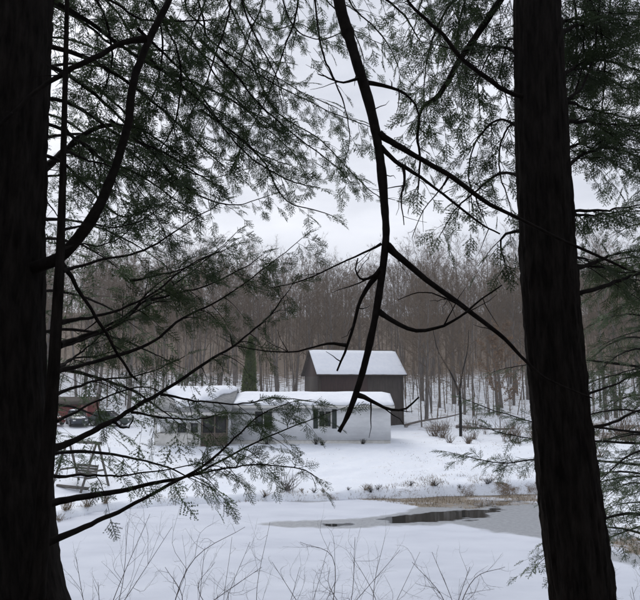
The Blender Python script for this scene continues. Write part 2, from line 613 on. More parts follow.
for nm, ar in (('wet', wet), ('weed', weed)):
    a_ = pond.data.attributes.new(nm, 'FLOAT', 'POINT')
    a_.data.foreach_set('value', ar.ravel().astype(np.float32))


def gz(x, y):
    return float(ground_z(np.array([x]), np.array([y]))[0])


# ------------------------------------------------------------------ white bungalow
def window(par, x0, x1, y, z0, z1, mat_f, mull=True, name='window', t=0.07):
    """frame standing proud of a wall whose face looks to -y; panes are sub-parts"""
    f_ = MB()
    f_.box(x0 - t, x1 + t, y - 0.05, y + 0.02, z1, z1 + t)
    f_.box(x0 - t, x1 + t, y - 0.08, y + 0.02, z0 - t, z0)
    f_.box(x0 - t, x0, y - 0.05, y + 0.02, z0, z1)
    f_.box(x1, x1 + t, y - 0.05, y + 0.02, z0, z1)
    if mull:
        c = (x0 + x1) / 2
        f_.box(c - 0.025, c + 0.025, y - 0.045, y + 0.02, z0, z1)
    w_ = f_.build(name, mat_f, par)
    for a, b_ in ([(x0, (x0 + x1) / 2 - 0.025), ((x0 + x1) / 2 + 0.025, x1)] if mull else [(x0, x1)]):
        g_ = MB()
        g_.box(a, b_, y - 0.02, y + 0.015, z0, z1)
        g_.build('pane', M['glass'], w_)
    return w_


def snow_roof(par, x0, x1, ye, ze, yr, zr, yb, zb, thick, seed, trim=0.0, bare=0.0, name='roof_snow', wave=1.0):
    """snow lying on a two-slope roof (eave, ridge, back eave) with uneven edge and thickness"""
    n, k = max(8, int((x1 - x0) / 0.2)), 14
    xs = np.linspace(x0, x1, n)
    top, bot = [], []
    for i, x in enumerate(xs):
        e = wave * (0.06 * math.sin(x * 2.3 + seed) + 0.05 * math.sin(x * 5.7 + 2 * seed)) + bare * (0.55 + 0.45 * math.sin(x * 1.1 + seed))
        e = min(max(e + trim, 0.0), 0.9)
        for j in range(k):
            s = j / (k - 1)
            if s < 0.5:
                q = e + (1 - e) * (s / 0.5)
                y, z = ye + (yr - ye) * q, ze + (zr - ze) * q
            else:
                q = (s - 0.5) / 0.5
                y, z = yr + (yb - yr) * q, zr + (zb - zr) * q
            ed = min(s, 1 - s, i / n * 2, (n - 1 - i) / n * 2) * 10
            h = thick * (0.35 + 0.65 * min(1, ed)) * (1 + 0.3 * math.sin(x * 1.7 + seed) * math.sin(y * 1.3))
            top.append((x, y, z + h))
            bot.append((x, y, z + 0.004))
    mb = MB()
    V = np.array(top + bot)
    N = n * k
    F = []
    for i in range(n - 1):
        for j in range(k - 1):
            a = i * k + j
            F.append((a, a + k, a + k + 1, a + 1))
            F.append((N + a, N + a + 1, N + a + k + 1, N + a + k))
    for i in range(n - 1):
        a = i * k
        F.append((a, N + a, N + a + k, a + k))
        a = i * k + k - 1
        F.append((a, a + k, N + a + k, N + a))
    for j in range(k - 1):
        F.append((j, j + 1, N + j + 1, N + j))
        a = (n - 1) * k + j
        F.append((a, N + a, N + a + 1, a + 1))
    mb.add(V, F)
    return mb.build(name, M['snow'], par, smooth=True)


house = thing('bungalow', 'long low white bungalow with snowy roof and screened porch across the pond', 'house', (0, 46, 1.9))
HX0, HX1 = -6.3, 5.0
w = MB()
w.prism([(0, 0.25), (5.2, 0.25), (5.2, 2.62), (2.6, 3.3), (0, 2.62)], 'x', HX0, HX1)
w.build('wall', M['white_siding'], house)
w = MB()
w.box(HX0 + 0.03, HX1 - 0.03, 0.04, 5.16, -0.6, 0.249)
w.build('skirting', M['white_paint'], house)
r = MB()
for s in (0, 1):
    ya, yb = (-0.38, 2.6) if s == 0 else (5.58, 2.6)
    za, zb = 2.55, 3.36
    r.prism([(ya, za), (yb, zb), (yb, zb + 0.1), (ya, za + 0.1)] if s == 0 else [(yb, zb), (ya, za), (ya, za + 0.1), (yb, zb + 0.1)], 'x', HX0 - 0.1 + 0.1, HX1 + 0.25)
roof = r.build('roof', M['grey_roof'], house)
r = MB()
r.box(HX0, HX1 + 0.25, -0.42, -0.384, 2.47, 2.66)
r.build('fascia', M['white_paint'], house)
snow_roof(house, HX0 + 0.02, HX1 + 0.24, -0.36, 2.66, 2.6, 3.46, 5.55, 2.66, 0.2, 1.0)
# porch wing
PX0, PX1, PF = -11.3, -6.3, -1.5
w = MB()
w.prism([(PF + 1.5, 0.0), (5.0, 0.0), (5.0, 2.7), (2.3, 3.72), (PF + 1.5, 2.85)], 'x', PX0, PX1 - 0.002)
w.build('wing_wall', M['white_siding'], house)
r = MB()
r.prism([(PF - 0.3, 2.12), (2.3, 3.74), (2.3, 3.84), (PF - 0.3, 2.22)], 'x', PX0 - 0.25, PX1 + 0.18)
r.prism([(2.3, 3.74), (5.4, 2.6), (5.4, 2.7), (2.3, 3.84)], 'x', PX0 - 0.25, PX1 + 0.18)
pr = r.build('porch_roof', M['grey_roof'], house)
snow_roof(house, PX0 - 0.2, PX1 + 0.14, PF - 0.3, 2.22, 2.3, 3.84, 5.35, 2.72, 0.26, 2.2, 0.12, 0.75)
r = MB()
r.box(PX0 - 0.25, PX1 + 0.18, PF - 0.36, PF - 0.304, 2.04, 2.24)
r.build('porch_fascia', M['white_paint'], house)
r = MB()
r.box(PX0, -8.15, PF, PF + 0.12, -0.45, 0.82)
r.box(PX0, PX0 + 0.12, PF + 0.122, PF + 1.498, -0.45, 0.82)
r.build('half_wall', M['white_paint'], house)
r = MB()
r.box(PX0, -8.15, PF + 0.01, PF + 0.11, 1.55, 2.1)
r.build('header', M['white_siding'], house)
for xx in (PX0 + 0.06, -9.9, -9.0, -8.22):
    r = MB()
    r.box(xx - 0.07, xx + 0.07, PF - 0.01, PF + 0.13, 0.822, 1.548)
    r.build('post', M['white_paint'], house)
window(house, -9.75, -9.15, PF + 0.08, 0.86, 1.52, M['white_paint'], False)
window(house, -8.85, -8.35, PF + 0.08, 0.86, 1.52, M['white_paint'], False)
# screened bay with brown kick panels
for xx, ww in ((-8.06, 0.1), (-7.2, 0.1), (-6.36, 0.1)):
    r = MB()
    r.box(xx - ww / 2, xx + ww / 2, PF - 0.02, PF + 0.12, -0.45, 2.1)
    r.build('post', M['brown_wood'], house)
for a, b_ in ((-8.0, -7.26), (-7.14, -6.42)):
    r = MB()
    r.box(a, b_, PF + 0.01, PF + 0.08, -0.45, 0.78)
    r.build('kick_panel', M['brown_wood'], house)
    r = MB()
    r.box(a, b_, PF + 0.03, PF + 0.06, 0.86, 1.98)
    r.build('screen', M['black'], house)
r = MB()
r.box(-8.0, -6.42, PF, PF + 0.09, 0.782, 0.858)
r.build('rail', M['brown_wood'], house)
r = MB()
r.box(-8.0, -6.42, PF, PF + 0.09, 1.982, 2.1)
r.build('lintel', M['brown_wood'], house)
r = MB()
r.box(PX0, PX1 - 0.01, PF + 0.13, 0.0 - 0.005, -0.5, -0.05)
r.build('porch_floor', M['grey_wood'], house)
for x0, x1 in ((-4.6, -3.4), (-0.05, 0.75)):
    wn = window(house, x0, x1, -0.0, 1.2, 2.25, M['white_paint'])
for x0 in (-0.47, 0.86):
    r = MB()
    r.box(x0, x0 + 0.32, -0.05, -0.003, 1.05, 2.4)
    r.build('shutter', M['shutter'], house)

# ------------------------------------------------------------------ barn
BA = math.radians(15)
bx, by = 3.15, 62.5
barn = thing('barn', 'dark red-brown board barn with snow-covered gable roof behind the white bungalow', 'barn', (bx, by, 1.55), BA)
BL, BW, BE, BR = 4.1, 2.75, 5.55, 7.75
w = MB()
w.prism([(-BW, -0.6), (BW, -0.6), (BW, BE), (0, BR), (-BW, BE)], 'x', -BL, BL)
w.build('wall', M['barn_red'], barn)
w = MB()
w.box(0.6, BL + 0.006, -BW - 0.04, -BW - 0.003, -0.5, BE - 0.05)
w.build('weathered_boards', M['barn_grey'], barn)
w = MB()
w.box(-BL - 0.03, -BL - 0.003, -BW + 0.3, BW - 0.3, 0, BE - 0.3)
w.build('gable_boards', M['barn_grey'], barn)
for a, b_ in ((-3.6, -1.9), (-1.86, -0.2)):
    w = MB()
    w.box(a, b_, -BW - 0.09, -BW - 0.005, 0, 3.3)
    dd = w.build('door', M['dark_wood'], barn)
    w = MB()
    w.bar((a + 0.1, -BW - 0.11, 0.2), (b_ - 0.1, -BW - 0.11, 3.1), 0.04, 0.14)
    w.build('brace', M['barn_red'], dd)
w = MB()
w.box(-3.8, 0.3, -BW - 0.14, -BW - 0.005, 3.34, 3.5)
w.build('door_track', M['dark_wood'], barn)
for xx in (-BL + 0.06, BL - 0.06):
    w = MB()
    w.box(xx - 0.09, xx + 0.09, -BW - 0.06, -BW - 0.042, -0.5, BE - 0.06)
    w.build('corner_board', M['dark_wood'], barn)
r = MB()
sl_ = (BR - BE) / BW
for sgn in (-1, 1):
    ya, za = sgn * (BW + 0.35), BE - 0.35 * sl_ + 0.03
    pp = [(ya, za), (0, BR + 0.03), (0, BR + 0.13), (ya, za + 0.1)]
    r.prism(pp if sgn < 0 else pp[::-1], 'x', -BL - 0.3, BL + 0.3)
r.build('roof', M['dark_wood'], barn)
snow_roof(barn, -BL - 0.29, BL + 0.29, -BW - 0.34, BE - 0.34 * sl_ + 0.13, 0, BR + 0.13, BW + 0.34, BE - 0.34 * sl_ + 0.13, 0.09, 4.0, wave=0.06)

# ------------------------------------------------------------------ red garage and cars on the left
gx0, gy0 = -23.6, 63.0
gar = thing('garage', 'small red board garage with dark low roof behind the parked cars', 'garage', (gx0, gy0, gz(gx0, gy0) - 0.05), math.radians(6))
w = MB()
w.prism([(-2, -0.4), (2.5, -0.4), (2.5, 1.75), (0.2, 2.2), (-2, 1.55)], 'x', -1.9, 1.9)
w.build('wall', M['red_paint'], gar)
r = MB()
r.prism([(-2.5, 1.52), (0.2, 2.24), (0.2, 2.34), (-2.5, 1.62)], 'x', -2.15, 2.15)
r.prism([(0.2, 2.24), (2.8, 1.74), (2.8, 1.84), (0.2, 2.34)], 'x', -2.15, 2.15)
r.build('roof', M['dark_wood'], gar)
r = MB()
r.box(0.95, 1.65, -2.05, -2.003, 0.0, 1.5)
r.build('door', M['pink_door'], gar)
r = MB()
r.box(-1.6, 0.6, -2.05, -2.003, 0.0, 1.4)
r.build('overhead_door', M['red_paint'], gar)
gar.scale = (0.85, 0.85, 0.85)


def make_car(loc, rz, pm_, label, lift=1.0, snow=True, long=4.5, h=1.5):
    # a compact saloon
    c = thing('parked_car', label, 'car', loc, rz, 'cars parked by the garage')
    c.scale = (0.88, 0.88, 0.88)
    hl = long / 2
    # stations along x: (x, half width low, z low, z belt, half width roof, z roof)
    st = [(-hl, 0.72, 0.42, 0.62, 0.66, 0.78), (-hl + 0.15, 0.82, 0.26, 0.66, 0.74, 0.92), (-hl + 0.75, 0.86, 0.22, 0.92, 0.78, 0.98),
          (-hl + 1.0, 0.87, 0.22, 0.96, 0.8, 1.0), (0, 0.88, 0.22, 0.96, 0.82, 1.0), (hl - 1.35, 0.87, 0.22, 0.95, 0.8, 0.99),
          (hl - 1.1, 0.86, 0.22, 0.86, 0.78, 0.93), (hl - 0.18, 0.8, 0.26, 0.66, 0.7, 0.8), (hl, 0.68, 0.42, 0.6, 0.6, 0.68)]
    V, F = [], []
    for (x, wl, zl, zb, wr, zr) in st:
        V += [(x, -wl * 0.92, zl), (x, -wl, (zl + zb) / 2), (x, -wl * 0.98, zb), (x, -wr, zr), (x, wr, zr), (x, wl * 0.98, zb), (x, wl, (zl + zb) / 2), (x, wl * 0.92, zl)]
    for i in range(len(st) - 1):
        for j in range(8):
            a, b2 = i * 8 + j, i * 8 + (j + 1) % 8
            F.append((a, a + 8, b2 + 8, b2))
    mb = MB()
    mb.add(V, F)
    mb.f.append(np.array([list(range(8))], dtype=np.int32))
    mb.f.append(np.array([list(range(len(V) - 8, len(V)))[::-1]], dtype=np.int32))
    body = mb.build('body', pm_, c, smooth=False)
    x0, x1, x2, x3 = -hl + 0.55, -hl + 1.0, hl - 2.05, hl - 1.3
    g = MB()
    zb, zt = 0.97, h - 0.03
    V = [(x0, -0.78, zb), (x3, -0.78, zb), (x3, 0.78, zb), (x0, 0.78, zb), (x1, -0.62, zt), (x2, -0.62, zt), (x2, 0.62, zt), (x1, 0.62, zt)]
    g.add(V, [(0, 1, 5, 4), (1, 2, 6, 5), (2, 3, 7, 6), (3, 0, 4, 7), (4, 5, 6, 7)])
    cab = g.build('cabin_glass', M['glass'], c)
    g = MB()
    g.box(x1 - 0.08, x2 + 0.08, -0.66, 0.66, zt + 0.002, h + 0.03)
    g.build('roof', pm_, c)
    for xm in (x1 + 0.02, (x1 + x2) / 2, x2 - 0.02):
        for s in (-1, 1):
            g = MB()
            xb = xm + (0.25 if xm > 0 else -0.2 if xm < x1 + 0.1 else 0)
            g.bar((xb, s * 0.785, zb), (xm, s * 0.64, zt + 0.01), 0.07, 0.05)
            g.build('pillar', pm_, c)
    for x in (-hl + 0.85, hl - 0.9):
        for s in (-1, 1):
            g = MB()
            g.tube([(x, s * 0.68, 0.33), (x, s * 0.9, 0.33)], 0.33, 18)
            ty = g.build('wheel', M['tyre'], c)
            g = MB()
            g.tube([(x, s * 0.901, 0.33), (x, s * 0.915, 0.33)], 0.2, 14)
            g.build('rim', M['rim'], ty)
    for s in (-1, 1):
        g = MB()
        g.box(hl - 0.1, hl + 0.01, s * 0.56 - 0.13, s * 0.56 + 0.13, 0.56, 0.68)
        g.build('headlight', M['lens'], c)
    if snow:
        n_ = 9
        for (a0, a1, b0, b1, z0, t_) in ((x1 - 0.05, x2 + 0.05, -0.62, 0.62, h + 0.032, 0.09), (x3 + 0.1, hl - 0.35, -0.66, 0.66, 0.93, 0.05)):
            g = MB()
            xs, ys = np.linspace(a0, a1, n_), np.linspace(b0, b1, n_)
            A, B_ = np.meshgrid(xs, ys)
            e = np.minimum.outer(np.minimum(np.arange(n_), n_ - 1 - np.arange(n_)), np.full(n_, 9))
            ee = np.minimum(e, e.T)
            sag = np.where(a0 > 0, (A - a0) * -0.14, 0)
            Z = z0 + sag + t_ * np.clip(ee / 2, 0, 1) * (0.8 + 0.2 * np.sin(A * 5) * np.cos(B_ * 4))
            ii = np.arange(n_ * n_).reshape(n_, n_)
            g.add(np.stack([A, B_, Z], -1).reshape(-1, 3), np.stack([ii[:-1, :-1], ii[:-1, 1:], ii[1:, 1:], ii[1:, :-1]], -1).reshape(-1, 4))
            g.build('snow_cap', M['snow'], c, smooth=True)
    return c


def car_at(px, d, rz, pm_, label, **k):
    x = (px - 320) / 640 * d
    return make_car((x, d, gz(x, d)), math.radians(rz), pm_, label, **k)


car_at(81, 58, -62, M['paint_blue'], 'dark blue parked car with snow on its roof in front of the red garage')
car_at(52, 57.5, -40, M['paint_red'], 'dull red parked car standing next to the dark blue car', snow=True)
car_at(113, 58.5, -4, M['paint_green'], 'dark green parked car side-on between the garage and the bungalow', snow=True, long=4.4)

# ------------------------------------------------------------------ garden swing
sx, sy = PZ(82, 488, 0.45)[:2]
swing = thing('garden_swing', 'weathered timber A-frame garden swing with hanging bench on the snowy bank', 'swing', (sx, sy, gz(sx, sy)), math.radians(-28))
H = 2.35
for x in (-1.25, 1.0):
    for s in (-1, 1):
        r = MB()
        r.bar((x + 0.04 * s, s * 0.95, -0.08), (x + 0.04 * s, s * 0.05, H), 0.09, 0.09)
        r.build('leg', M['grey_wood'], swing)
    r = MB()
    r.bar((x + 0.1, -0.55, 0.95), (x + 0.1, 0.55, 0.95), 0.05, 0.1)
    r.build('crossbar', M['grey_wood'], swing)
r = MB()
r.bar((-1.5, 0, H + 0.06), (1.3, 0, H + 0.06), 0.1, 0.14)
r.build('beam', M['grey_wood'], swing)
for i in range(5):
    r = MB()
    r.box(-0.95, 0.65, -0.3 + 0.13 * i, -0.19 + 0.13 * i, 0.55, 0.58)
    r.build('seat_slat', M['grey_wood'], swing)
for i in range(4):
    r = MB()
    r.box(-0.95, 0.65, 0.345 + 0.03 * i, 0.37 + 0.03 * i, 0.62 + 0.14 * i, 0.745 + 0.14 * i)
    r.build('back_slat', M['grey_wood'], swing)
for x in (-0.95, 0.62):
    r = MB()
    r.box(x, x + 0.03, -0.3, 0.33, 0.5, 0.548)
    r.bar((x + 0.015, 0.35, 0.5), (x + 0.015, 0.49, 1.2), 0.028, 0.05)
    r.build('bench_frame', M['grey_wood'], swing)
    r = MB()
    r.tube([(x + 0.015, -0.27, 0.55), (x + 0.015, -0.02, H)], 0.012, 5)
    r.tube([(x + 0.015, 0.4, 0.75), (x + 0.015, 0.02, H)], 0.012, 5)
    r.build('chain', M['dark_wood'], swing)
r = MB()
r.box(-1.3, 1.05, -0.62, -0.5, 0.02, 0.16)
r.build('footboard', M['grey_wood'], swing)
r = MB()
r.box(-0.93, 0.63, -0.28, 0.3, 0.583, 0.64)
r.build('seat_snow', M['snow'], swing)

# ------------------------------------------------------------------ arborvitae behind the bungalow
def arborvitae(px, d, ztop, width, label):
    x = (px - 320) / 640 * d
    z0 = gz(x, d)
    o = thing('arborvitae', label, 'tree', (x, d, z0))
    h = ztop - z0
    r = MB()
    r.tube([(0, 0, -0.3), (0, 0, h * 0.8)], [0.14, 0.03], 8)
    r.build('trunk', M['bark_dark'], o)
    g = np.random.default_rng(3)
    f_ = MB()
    n = 6500
    t_ = g.random(n) ** 0.9
    ang = g.random(n) * 2 * math.pi
    prof = width / 2 * np.clip(1.05 - t_ ** 2.6, 0.05, 1) * (0.82 + 0.18 * np.sin(3 * ang + 9 * t_) + 0.1 * g.standard_normal(n))
    rad = prof * (1 - 0.35 * g.random(n) ** 2)
    c = np.stack([np.cos(ang) * rad, np.sin(ang) * rad, 0.15 + t_ * (h - 0.15)], -1)
    out_ = np.stack([np.cos(ang) * 0.55, np.sin(ang) * 0.55, np.full(n, 0.8)], -1) + 0.35 * g.standard_normal((n, 3))
    out_ /= np.linalg.norm(out_, axis=1)[:, None]
    sd_ = np.cross(out_, g.standard_normal((n, 3)))
    sd_ /= np.linalg.norm(sd_, axis=1)[:, None]
    L_, W_ = 0.22, 0.075
    v = np.stack([c - sd_ * W_, c + sd_ * W_, c + out_ * L_], 1).reshape(-1, 3)
    f_.add(v, np.arange(3 * n).reshape(-1, 3))
    f_.build('crown', M['cedar'], o)
    return o


arborvitae(250.5, 56, 6 + (385 - 338) / 640 * 56, 1.35, 'dark green columnar evergreen standing behind the bungalow roof')

# ------------------------------------------------------------------ needle sprays
def spray_template(seed, lod):
    """one flat hemlock branchlet 1 unit long along +x, normal +z"""
    g = np.random.default_rng(seed)
    V, F = [], []

    def tri(a, b_, c_):
        i = len(V)
        V.extend((a, b_, c_))
        F.append((i, i + 1, i + 2))
    step = (0.042, 0.06, 0.031)[lod]
    nl, nw = ((0.062, 0.042), (0.072, 0.062), (0.058, 0.027))[lod]

    def twig(p0, ang, ln, depth):
        d = np.array((math.cos(ang), math.sin(ang), 0))
        s = np.array((-d[1], d[0], 0))
        w0 = 0.006 if depth == 0 else 0.004
        tip = p0 + d * ln + np.array((0, 0, -0.22 * ln * ln))
        tri(p0 - s * w0, p0 + s * w0, tip)
        n = max(2, int(ln / step))
        for i in range(n):
            q = (i + 0.5) / n
            c_ = p0 + d * ln * q + np.array((0, 0, -0.22 * (ln * q) ** 2))
            for sg in (-1, 1):
                if g.random() < 0.08:
                    continue
                nd = norm(d * 0.55 + s * sg * (0.8 + 0.2 * g.random()) + np.array((0, 0, g.normal(0, 0.22))))
                l_ = nl * (0.75 + 0.4 * g.random()) * (1 - 0.3 * q)
                sw = norm(np.cross(nd, (0, 0, 1))) * nw * 0.5 + np.array((0, 0, g.normal(0, nw * 0.25)))
                b0 = c_ + d * g.normal(0, step * 0.2)
                tri(b0 - sw, b0 + sw, b0 + nd * l_)
    twig(np.zeros(3), 0, 1.0, 0)
    m_ = (13, 9, 13)[lod]
    for i in range(m_):
        q = 0.10 + 0.82 * i / m_
        sg = 1 if i % 2 else -1
        ln = (0.46 * (1 - q) ** 0.7 + 0.06) * (0.75 + 0.4 * g.random())
        twig(np.array((q, 0, -0.22 * q * q)), sg * math.radians(48 + g.normal(0, 7)), ln, 1)
        if lod != 1 and ln > 0.3:
            a = sg * math.radians(48)
            pm_ = np.array((q + 0.45 * ln * math.cos(a), 0.45 * ln * math.sin(a), -0.22 * q * q - 0.03))
            twig(pm_, a - sg * 0.8, ln * 0.35, 1)
    return np.array(V, np.float32), np.array(F, np.int32)


SPRAY = [[spray_template(s, 0) for s in range(4)], [spray_template(s + 10, 1) for s in range(4)], [spray_template(s + 20, 2) for s in range(4)]]


class Foliage:
    """sprays gathered, then placed in one go"""
    def __init__(self, lod):
        self.items = []
        self.lod = lod

    def put(self, p, d, nrm, size):
        self.items.append((p, d, nrm, size))

    def into(self, mb, g):
        if not self.items:
            return
        p = np.array([i[0] for i in self.items])
        d = np.array([i[1] for i in self.items])
        n = np.array([i[2] for i in self.items])
        s = np.array([i[3] for i in self.items])
        d /= np.linalg.norm(d, axis=1)[:, None]
        y = np.cross(n, d)
        y /= np.linalg.norm(y, axis=1)[:, None] + 1e-9
        n = np.cross(d, y)
        ch = g.integers(0, 4, len(p))
        for k in range(4):
            q = ch == k
            if not q.any():
                continue
            V, F = SPRAY[self.lod][k]
            A = np.stack([d[q], y[q], n[q]], 1) * s[q][:, None, None]        # m,3,3
            v = np.einsum('vk,mkc->mvc', V, A) + p[q][:, None, :]
            m_ = v.shape[0]
            f_ = F[None] + (np.arange(m_) * len(V))[:, None, None]
            mb.add(v.reshape(-1, 3), f_.reshape(-1, 3))


def bough(tree, pts, r0, r1, fol=(0.25, 1.0), lat=0.5, dens=1.0, lod=0, size=0.26, seed=0, bare=False, hang=0.12, mat='needles', flat=0.3, sides=6, jit=0.012, name='branch', twigs=0):
    """a limb through pts with side twigs and needle sprays; tree > branch > foliage"""
    g = np.random.default_rng(seed + 1000)
    pts = np.asarray(pts, float)
    L0 = np.linalg.norm(np.diff(pts, axis=0), axis=1).sum()
    n = max(10, int(L0 / 0.06))
    c = crom(pts, n)
    nzv = np.cumsum(g.standard_normal((n, 3)), axis=0)
    nzv -= np.linspace(0, 1, n)[:, None] * nzv[-1]
    c = c + nzv * jit * 0.35 / math.sqrt(n / 30)
    kn = np.convolve(g.standard_normal(n + 6), np.ones(4) / 2.0, 'same')[3:-3]
    kk = np.interp(np.arange(n), np.sort(g.choice(n, max(2, n // 9), False)), g.standard_normal(max(2, n // 9)))
    rad = np.linspace(r0, r1, n) * np.clip(1 + 0.055 * kn + 0.09 * kk, 0.6, 1.5)
    rad = rad * (1 + 0.45 * np.exp(-np.arange(n) / 1.6))
    wm_ = MB()
    wm_.tube(c, rad, sides)
    fo = Foliage(lod)
    seg = np.linalg.norm(np.diff(c, axis=0), axis=1)
    s_ = np.concatenate(([0], np.cumsum(seg)))
    L = s_[-1]
    T = np.gradient(c, axis=0)
    T /= np.linalg.norm(T, axis=1)[:, None]

    def sample(s):
        i = min(int(np.searchsorted(s_, s)), n - 1)
        return c[i], T[i], rad[i]
    if bare:
        for k in range(twigs):
            p, t, rr_ = sample(L * (0.15 + 0.8 * g.random()))
            dr_ = norm(t * 0.5 + g.standard_normal(3) * 0.6)
            l = lat * (0.4 + 0.8 * g.random())
            q = np.linspace(0, 1, 5)[:, None]
            lp = p + dr_ * l * q + np.cumsum(g.standard_normal((5, 3)), 0) * l * 0.05 * q
            wm_.tube(lp, np.linspace(min(0.006, rr_ * 0.6), 0.0015, 5), 4, False)
    else:
        s = fol[0] * L
        sg = 1
        while s < fol[1] * L:
            u = s / L
            p, t, rr_ = sample(s)
            upv = norm(np.array((0, 0, 1.0)) + g.standard_normal(3) * flat)
            side = norm(np.cross(t, upv)) * sg
            l = lat * (1 - 0.6 * u) * (0.55 + 0.6 * g.random())
            dr_ = norm(t * 0.65 + side * 0.8 + g.standard_normal(3) * 0.12 + np.array((0, 0, -0.08)))
            q = np.linspace(0, 1, 5)[:, None]
            lp = p + dr_ * l * q + np.array((0, 0, -hang * l)) * q ** 2 + np.cumsum(g.standard_normal((5, 3)), 0) * l * 0.02
            lp[0] = p
            wm_.tube(lp, np.linspace(min(0.0055, rr_ * 0.6), 0.0015, 5), 3, False)
            ld = norm(lp[-1] - lp[0])
            ls = norm(np.cross(ld, upv))
            k = 0.12 * l
            sg2 = 1
            while k < l:
                w_ = k / l
                pp_ = p + (lp[-1] - p) * w_
                if g.random() < 0.9:
                    fo.put(pp_, norm(ld * 0.75 + ls * sg2 * 0.65 + g.standard_normal(3) * 0.15), upv + g.standard_normal(3) * 0.35, size * (0.45 + 0.55 * g.random()) * (1 - 0.35 * w_))
                sg2 = -sg2
                k += 0.075 / dens * (size / 0.26)
            fo.put(lp[-1], ld, upv + g.standard_normal(3) * 0.25, size * (0.6 + 0.4 * g.random()))
            sg = -sg
            s += 0.125 / dens * (0.7 + 0.6 * g.random())
        if fol[1] >= 1:
            fo.put(c[-1], T[-1], np.array((0, 0, 1.0)) + g.standard_normal(3) * 0.2, size * 1.1)
    br = wm_.build(name, M['bark_twig'], tree, smooth=True)
    if fo.items:
        fm = MB()
        fo.into(fm, g)
        fm.build('foliage', M[mat], br, kind='stuff')
    return br


def again(br, axis, deg, dz):
    """a further bough of the same tree: turned about the trunk and set higher or lower"""
    from mathutils import Matrix
    a = Matrix.Translation((axis[0], axis[1], dz)) @ Matrix.Rotation(math.radians(deg), 4, 'Z') @ Matrix.Translation((-axis[0], -axis[1], 0))
    c = br.copy()
    COL.objects.link(c)
    c.parent = br.parent
    c.matrix_local = a
    for ch in br.children:
        d = ch.copy()
        COL.objects.link(d)
        d.parent = c
    return c


def trunk_mesh(c, rad, k, flare, seed, mat, parent):
    """bark-furrowed trunk round a centre line"""
    g = np.random.default_rng(seed)
    n = len(c)
    v, f_ = tube(c, 1.0, k)
    v = v.reshape(n, k, 3)
    d = v - c[:, None, :]
    th = np.linspace(0, 2 * math.pi, k, endpoint=False)[None, :]
    zz = c[:, 2][:, None]
    rid = np.zeros((n, k))
    for m_ in (9, 15, 23, 31):
        rid += np.sin(m_ * th + 2.1 * np.sin(zz * (1.2 + 0.3 * m_ / 9) + m_) + 0.8 * np.sin(zz * 7 + m_ * 1.7)) * (0.022 if m_ < 20 else 0.02)
    rid += 0.02 * np.sin(3 * th + zz * 0.7 + seed) + 0.009 * g.standard_normal((n, k))
    rid += np.where(np.sin(zz * 23 + 4 * np.sin(th * 5 + seed) + 3 * np.sin(th * 11)) > 0.7, -0.026, 0)
    R = np.asarray(rad)[:, None] * (1 + rid * np.clip(0.3 / np.asarray(rad)[:, None], 0.3, 1) ** 2)
    if flare:
        z0 = c[0, 2]
        fl = np.exp(-np.clip(zz - z0 - 0.3, 0, 9) / 0.32)
        R = R * (1 + fl * (0.78 + 0.28 * np.sin(5 * th + seed) + 0.12 * np.sin(3 * th + 1)))
    v = c[:, None, :] + d * R[:, :, None]
    mb = MB()
    mb.add(v.reshape(-1, 3), f_)
    return mb.build('trunk', mat, parent, smooth=True)


# ------------------------------------------------------------------ the big hemlock on the left
def PP(lst, d0, d1=None):
    """picture points with forward distance running from d0 to d1"""
    d1 = d0 if d1 is None else d1
    n = len(lst)
    return [P(q[0], q[1], q[2] if len(q) > 2 else d0 + (d1 - d0) * i / max(1, n - 1)) for i, q in enumerate(lst)]


LTX, LTY = -2.45, 4.55
ltz = gz(LTX, LTY)
lt = thing('hemlock_tree', 'massive dark hemlock with flared foot and limb curving up over the pond', 'tree', (0, 0, 0), 0, 'hemlocks on the near bank')
zs = np.concatenate([np.linspace(ltz - 0.35, ltz + 1.2, 45), np.linspace(ltz + 1.24, 10, 130)[0:], np.linspace(10.2, 19, 25)])
cl = np.stack([LTX + 0.03 * np.sin(zs * 0.8), LTY + 0.02 * np.cos(zs * 0.9), zs], -1)
_e = [(-120, 50), (0, 46), (100, 43), (200, 41), (300, 41), (400, 43), (450, 46), (500, 50), (540, 53), (570, 55), (600, 60), (640, 74), (700, 98)]
_ez = [P(q[1], q[0], LTY)[2] for q in _e][::-1]
_er = [P(q[1], q[0], LTY)[0] - LTX for q in _e][::-1]
trunk_mesh(cl, np.interp(zs, _ez + [19], _er + [0.12]), 110, False, 1, M['bark_dark'], lt)

